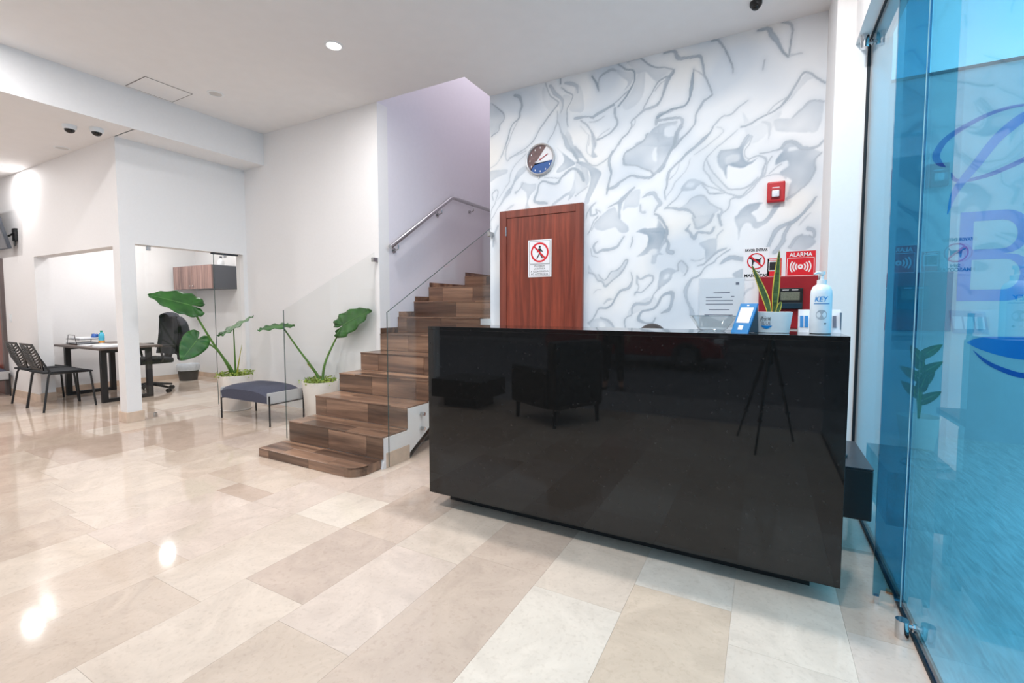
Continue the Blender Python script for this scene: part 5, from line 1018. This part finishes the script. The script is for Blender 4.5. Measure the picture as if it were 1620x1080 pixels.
# ------------------------------------------------------------------ people
def skin_mesh(name, verts, edges, radii, mat, parent, root=0, sub=2):
    me = bpy.data.meshes.new(name); me.from_pydata(verts, edges, []); me.materials.append(mat)
    o = bpy.data.objects.new(name, me); C.objects.link(o); o.modifiers.new('skin', 'SKIN')
    for i, r in enumerate(radii):
        d = me.skin_vertices[0].data[i]; d.radius = (r, r) if not isinstance(r, tuple) else r; d.use_root = (i == root)
    o.modifiers['skin'].use_smooth_shade = True
    s_ = o.modifiers.new('sub', 'SUBSURF'); s_.levels = s_.render_levels = sub
    if parent: par(o, parent)
    return o
def person(label, J, loc, top, legs, hair=True, group=None, grip=.3):
    """J: joint name -> world position; one continuous skinned body, clothes and hair as children"""
    t = thing('person', label, 'person', loc, group=group)
    V_ = {k: Vector(v) for k, v in J.items()}; names = []; vs = []; rs = []; es = []
    def add(n, p, r): names.append(n); vs.append(tuple(p)); rs.append(r); return len(vs) - 1
    def link(a, b_): es.append((a, b_))
    pel = add('pelvis', V_['pelvis'], .13); sp = add('spine', V_['pelvis'].lerp(V_['chest'], .5), .125); chs = add('chest', V_['chest'], .135); nk = add('neck', V_['neck'], .055); hd0 = add('jaw', V_['neck'].lerp(V_['head'], .55), .06); hd = add('head', V_['head'], .085); hd1 = add('crown', V_['head'] + (V_['head'] - V_['neck']).normalized() * .07, .075)
    for a, b_ in ((pel, sp), (sp, chs), (chs, nk), (nk, hd0), (hd0, hd), (hd, hd1)): link(a, b_)
    for s_ in 'LR':
        sh = add('sh' + s_, V_['shoulder' + s_], .062); el = add('el' + s_, V_['elbow' + s_], .042); wr_ = add('wr' + s_, V_['wrist' + s_], .027)
        link(chs, sh); link(sh, el); link(el, wr_)
        fw = (V_['wrist' + s_] - V_['elbow' + s_]).normalized(); dn = V_.get('palm' + s_, Vector((0, 0, -1))); dn = (dn - fw * dn.dot(fw)).normalized(); sd_ = fw.cross(dn)
        pm = add('pm' + s_, V_['wrist' + s_] + fw * .07, (.036, .018)); link(wr_, pm)
        for k, L in enumerate((.075, .085, .080, .062)):
            o_ = sd_ * (.027 - .018 * k); p0 = V_['wrist' + s_] + fw * .095 + o_; p1 = p0 + fw * L * .5 + dn * L * .12; p2 = p1 + fw * L * .35 + dn * L * grip
            a = add('f', p0, .0095); b_ = add('f', p1, .0085); c_ = add('f', p2, .007); link(pm, a); link(a, b_); link(b_, c_)
        th = V_['wrist' + s_] + fw * .035; sg = 1
        a = add('t', th + sd_ * .035, .011); b_ = add('t', th + sd_ * .055 + fw * .03 + dn * .01, .0095); c_ = add('t', th + sd_ * .058 + fw * .058 + dn * .02, .008); link(pm, a); link(a, b_); link(b_, c_)
        hp = add('hp' + s_, V_['hip' + s_], .092); kn = add('kn' + s_, V_['knee' + s_], .062); an = add('an' + s_, V_['ankle' + s_], .042); to = add('to' + s_, V_['toe' + s_], .036)
        link(pel, hp); link(hp, kn); link(kn, an); link(an, to)
    body = skin_mesh('body', vs, es, rs, M['skin'], t)
    def garment(nm, chains, mat):
        v2 = []; r2 = []; e2 = []; idx = {}
        for ch in chains:
            for a, b_ in zip(ch[:-1], ch[1:]):
                for n in (a, b_):
                    if n[0] not in idx: idx[n[0]] = len(v2); v2.append(tuple(n[1])); r2.append(n[2])
                e2.append((idx[a[0]], idx[b_[0]]))
        skin_mesh(nm, v2, e2, r2, mat, t)
    P_ = lambda n, p, r: (n, p, r)
    pe, ce = P_('p', V_['pelvis'], .150), P_('c', V_['chest'], .158)
    top_chain = [[pe, P_('s', V_['pelvis'].lerp(V_['chest'], .5), .146), ce, P_('n', V_['chest'].lerp(V_['neck'], .7), .075)]]
    leg_chain = []
    for s_ in 'LR':
        top_chain.append([ce, P_('sh' + s_, V_['shoulder' + s_], .076), P_('el' + s_, V_['elbow' + s_], .054), P_('wr' + s_, V_['elbow' + s_].lerp(V_['wrist' + s_], .9), .038)])
        leg_chain.append([P_('p', V_['pelvis'] - Vector((0, 0, .01)), .152), P_('hp' + s_, V_['hip' + s_], .106), P_('kn' + s_, V_['knee' + s_], .076), P_('an' + s_, V_['knee' + s_].lerp(V_['ankle' + s_], .93), .056)])
        f0 = V_['ankle' + s_]; f1 = V_['toe' + s_]; skin_mesh('shoe', [tuple(f0 + Vector((0, 0, -.02))), tuple(f0.lerp(f1, .45) + Vector((0, 0, -.03))), tuple(f1)], [(0, 1), (1, 2)], [.052, .048, .042], M['blackplastic'], t)
    garment('shirt', top_chain, top); garment('trousers', leg_chain, legs)
    up_ = (V_['head'] - V_['neck']).normalized(); f_ = V_.get('face', Vector((0, -1, 0))); f_ = (f_ - up_ * f_.dot(up_)).normalized(); sd_ = f_.cross(up_)
    h = V_['head'] + up_ * .02
    Rm = Matrix((sd_, f_, up_)).transposed()
    hb = MB(); prof_ = [(.001, 1.)] + [(math.sin(a), math.cos(a)) for a in np.linspace(.2, 2.0, 10)] 
    hb.lathe([(r * .098, z * .118) for r, z in prof_], tuple(h - f_ * .012), 28, Rm @ Matrix.Diagonal((1, 1.12, 1)))
    hb.build('hair', M['hair'], t, smooth=True)
    MB().ball(tuple(h + f_ * .108 - up_ * .035), .016, 10, 8, (.8, 1, 1.5), Rm.to_4x4()).build('nose', M['skin'], t, smooth=True)
    for q in (-1, 1):
        MB().ball(tuple(h + f_ * .093 + sd_ * q * .032 - up_ * .012), .011, 10, 8).build('eye', M['ink'], t, smooth=True)
        MB().ball(tuple(h + sd_ * q * .094 - up_ * .03), .026, 10, 8, (.4, .7, 1.1), Rm.to_4x4()).build('ear', M['skin'], t, smooth=True)
    MB().ball(tuple(h + f_ * .096 - up_ * .068), .02, 10, 6, (1.1, .4, .3), Rm.to_4x4()).build('mouth', pmat('lips', (150, 84, 78), .5), t, smooth=True)
    return t
# receptionist seated behind the counter: only the crown of the hair shows above it
hx, hy = -.612, 2.93
J = dict(pelvis=(hx, 3.15, .47), chest=(hx, 3.10, .77), neck=(hx, 3.05, .89), head=(hx, 2.965, .985), face=(0, -.8, -.55),
         shoulderL=(hx - .19, 3.09, .82), shoulderR=(hx + .19, 3.09, .82), elbowL=(hx - .25, 2.98, .60), elbowR=(hx + .25, 2.98, .60), wristL=(hx - .12, 2.82, .775), wristR=(hx + .12, 2.82, .775),
         hipL=(hx - .10, 3.12, .46), hipR=(hx + .10, 3.12, .46), kneeL=(hx - .12, 2.74, .47), kneeR=(hx + .12, 2.74, .47), ankleL=(hx - .12, 2.76, .09), ankleR=(hx + .12, 2.76, .09), toeL=(hx - .13, 2.64, .045), toeR=(hx + .13, 2.64, .045))
person('seated receptionist with dark hair, only the crown showing above the counter', J, (hx, 3.1, 0), M['shirt'], M['trousers'])
sc = thing('receptionist_chair', 'black task chair behind the reception counter', 'chair', (hx, 3.18, 0))
BX('seat', M['darkfab'], hx - .23, hx + .23, 2.95, 3.36, .33, .385, parent=sc, bevel=.02); BX('backrest', M['darkfab'], hx - .20, hx + .20, 3.33, 3.37, .45, .82, parent=sc, bevel=.015)
MB().tube([(hx, 3.25, .33), (hx, 3.36, .36), (hx, 3.385, .55)], .018, 8).build('back_bar', bp_, sc); MB().lathe([(.025, .06), (.025, .33)], (hx, 3.17, 0), 16).build('column', bp_, sc, smooth=True)
for k in range(5):
    a = k * 2 * math.pi / 5 + .3; MB().tube([(hx, 3.17, .085), (hx + .27 * math.cos(a), 3.17 + .27 * math.sin(a), .05)], [.022, .014], 8).build('base_arm', bp_, sc, smooth=True)
    MB().ball((hx + .27 * math.cos(a), 3.17 + .27 * math.sin(a), .026), .026, 10, 8).build('caster', bp_, sc, smooth=True)

# ------------------------------------------------------------------ what the granite mirrors: armchair, low table, tripod, passer-by, parked car
def armchair(x, y, rz):
    t = thing('armchair', 'dark upholstered armchair mirrored in the black counter front', 'armchair', (x, y, 0), rz); m = pmat('black_leather', (22, 23, 26), .45, var=.15, scale=30, bump=.2)
    BX('seat_base', m, -.33, .33, -.30, .32, .18, .34, parent=t, bevel=.02, local=True); BX('seat_cushion', m, -.25, .25, -.28, .34, .34, .45, parent=t, bevel=.03, local=True)
    BX('backrest', m, -.33, .33, -.42, -.26, .18, .88, parent=t, bevel=.05, local=True)
    for s_ in (-1, 1):
        BX('armrest', m, min(s_ * .25, s_ * .36), max(s_ * .25, s_ * .36), -.30, .33, .18, .60, parent=t, bevel=.04, local=True)
        for yy in (-.36, .28): MB().tube([(s_ * .29, yy, .19), (s_ * .30, yy, 0)], [.026, .018], 8).build('leg', M['blackplastic'], t, local=True)
    return t
armchair(-2.02, -.26, 2.04)
lt = thing('low_table', 'black low block table mirrored at the left end of the counter front', 'table', (-3.25, -.42, 0))
BX('table_top', M['blackplastic'], -3.62, -2.90, -.72, -.12, .12, .34, parent=lt, bevel=.008); BX('table_plinth', M['blackplastic'], -3.50, -3.02, -.62, -.22, 0, .12, parent=lt)
tp = thing('camera_tripod', 'black photo tripod mirrored at the right end of the counter front', 'tripod', (.06, -.12, 0))
hd_ = Vector((.06, -.14, .98))
for p in ((-.04, .15, 0), (.26, -.46, 0), (-.20, -.42, 0)):
    p = Vector(p); m1 = hd_.lerp(p, .45); m2 = hd_.lerp(p, .72)
    l_ = MB().tube([hd_, m1], .016, 10).build('leg', M['blackmetal'], tp, smooth=True)
    for a, b_, r in ((m1, m2, .012), (m2, p, .009)): q = MB().tube([a, b_], r, 10).build('leg_section', M['blackmetal'], tp, smooth=True)
    for c_ in (m1, m2): MB().ball(tuple(c_), .02, 10, 8).build('leg_lock', M['blackplastic'], tp, smooth=True)
MB().tube([hd_ - Vector((0, 0, .25)), hd_ + Vector((0, 0, .03))], .014, 10).build('center_column', M['blackmetal'], tp, smooth=True)
MB().ball(tuple(hd_ + Vector((0, 0, .03))), .028, 12, 8).build('ball_head', M['blackplastic'], tp, smooth=True)
def standing(x, y, face, label, top, legs):
    f_ = Vector(face).normalized(); s_ = Vector((f_.y, -f_.x, 0)); o = Vector((x, y, 0)); U = Vector((0, 0, 1)); g = lambda a, b_, z: o + s_ * a + f_ * b_ + U * z
    J = dict(pelvis=g(0, 0, .95), chest=g(0, 0, 1.27), neck=g(0, .01, 1.46), head=g(0, .03, 1.59), face=f_, shoulderL=g(-.19, 0, 1.38), shoulderR=g(.19, 0, 1.38), elbowL=g(-.26, -.02, 1.10), elbowR=g(.26, -.02, 1.10), wristL=g(-.25, .08, .88), wristR=g(.25, .08, .88), palmL=s_ * 1., palmR=s_ * -1.,
             hipL=g(-.09, 0, .91), hipR=g(.09, 0, .91), kneeL=g(-.11, .02, .49), kneeR=g(.11, .0, .49), ankleL=g(-.12, -.01, .09), ankleR=g(.13, -.02, .09), toeL=g(-.13, .13, .045), toeR=g(.15, .12, .045))
    return person(label, J, (x, y, 0), top, legs)
pp = standing(-2.2, -3.14, (.2, 1, 0), 'passer-by in red top and dark trousers, mirrored in the counter front', M['redcloth'], M['trousers'])
for o in [pp]: o.location.z -= .14
# parked red car
car = thing('parked_car', 'red hatchback parked in the street, mirrored in the counter front', 'car', (-2.9, -6.8, -.14))
cxf, cyb, z0 = -.72, -5.95, -.14
side = [(0, .30), (.05, .55), (.35, .72), (1.05, .86), (1.75, 1.36), (2.0, 1.43), (3.0, 1.43), (3.55, 1.22), (3.9, .95), (4.02, .60), (3.98, .30)]
MB().prism([(cxf - x, z0 + z) for x, z in side], 1, cyb - 1.70, cyb).build('car_body', M['carred'], car, bevel=.05, seg=3)
gm = pmat('dark_car_glass', (16, 18, 22), .08)
for yy in (cyb + .001, cyb - 1.712):
    MB().prism([(cxf - x, z0 + z) for x, z in ((1.15, .92), (1.78, 1.33), (2.02, 1.38), (2.35, 1.38), (2.35, .92))], 1, yy, yy + .011).build('side_window', gm, car)
    MB().prism([(cxf - x, z0 + z) for x, z in ((2.42, .92), (2.42, 1.38), (2.98, 1.38), (3.45, 1.18), (3.62, .95))], 1, yy, yy + .011).build('side_window', gm, car)
for x in (.72, 3.25):
    for yy in (cyb - .19, cyb - 1.71 + .0):
        w_ = MB().tube([(cxf - x, yy, z0 + .31), (cxf - x, yy + .20, z0 + .31)], .31, 28).build('wheel', M['tyre'], car, smooth=True)
        MB().tube([(cxf - x, yy - .005, z0 + .31), (cxf - x, yy + .205, z0 + .31)], .19, 20).build('wheel_rim', M['steel'], w_, smooth=True)
for yy in (cyb - .28, cyb - 1.60): BX('headlamp', M['plaster'], cxf - .20, cxf - .02, yy, yy + .2, z0 + .60, z0 + .70, parent=car, bevel=.02)
# leafy plant on the patio
t = thing('patio_plant', 'leafy green plant in a dark pot outside, seen through the blue glass', 'plant', (1.20, 5.2, 0))
MB().lathe([(.11, 0), (.15, .28), (.14, .28), (.12, .24), (0, .24)], (1.20, 5.2, 0), 24).build('pot_body', M['pot'], t, smooth=True)
for k in range(9):
    a = k * 2.4; h = .40 + .05 * k; e = Vector((math.cos(a), .4 * math.sin(a), .75)).normalized(); c_ = Vector((1.20, 5.2, h)) + e * .04
    MB().tube([(1.20, 5.2, .24), (1.20 + e.x * .02, 5.2 + e.y * .02, h)], .006, 6).build('leaf_stalk', M['stem'], t); big_leaf(t, c_, c_ + e * .14, (-.25, -1, .35), .7, .15, .02, seed=k)
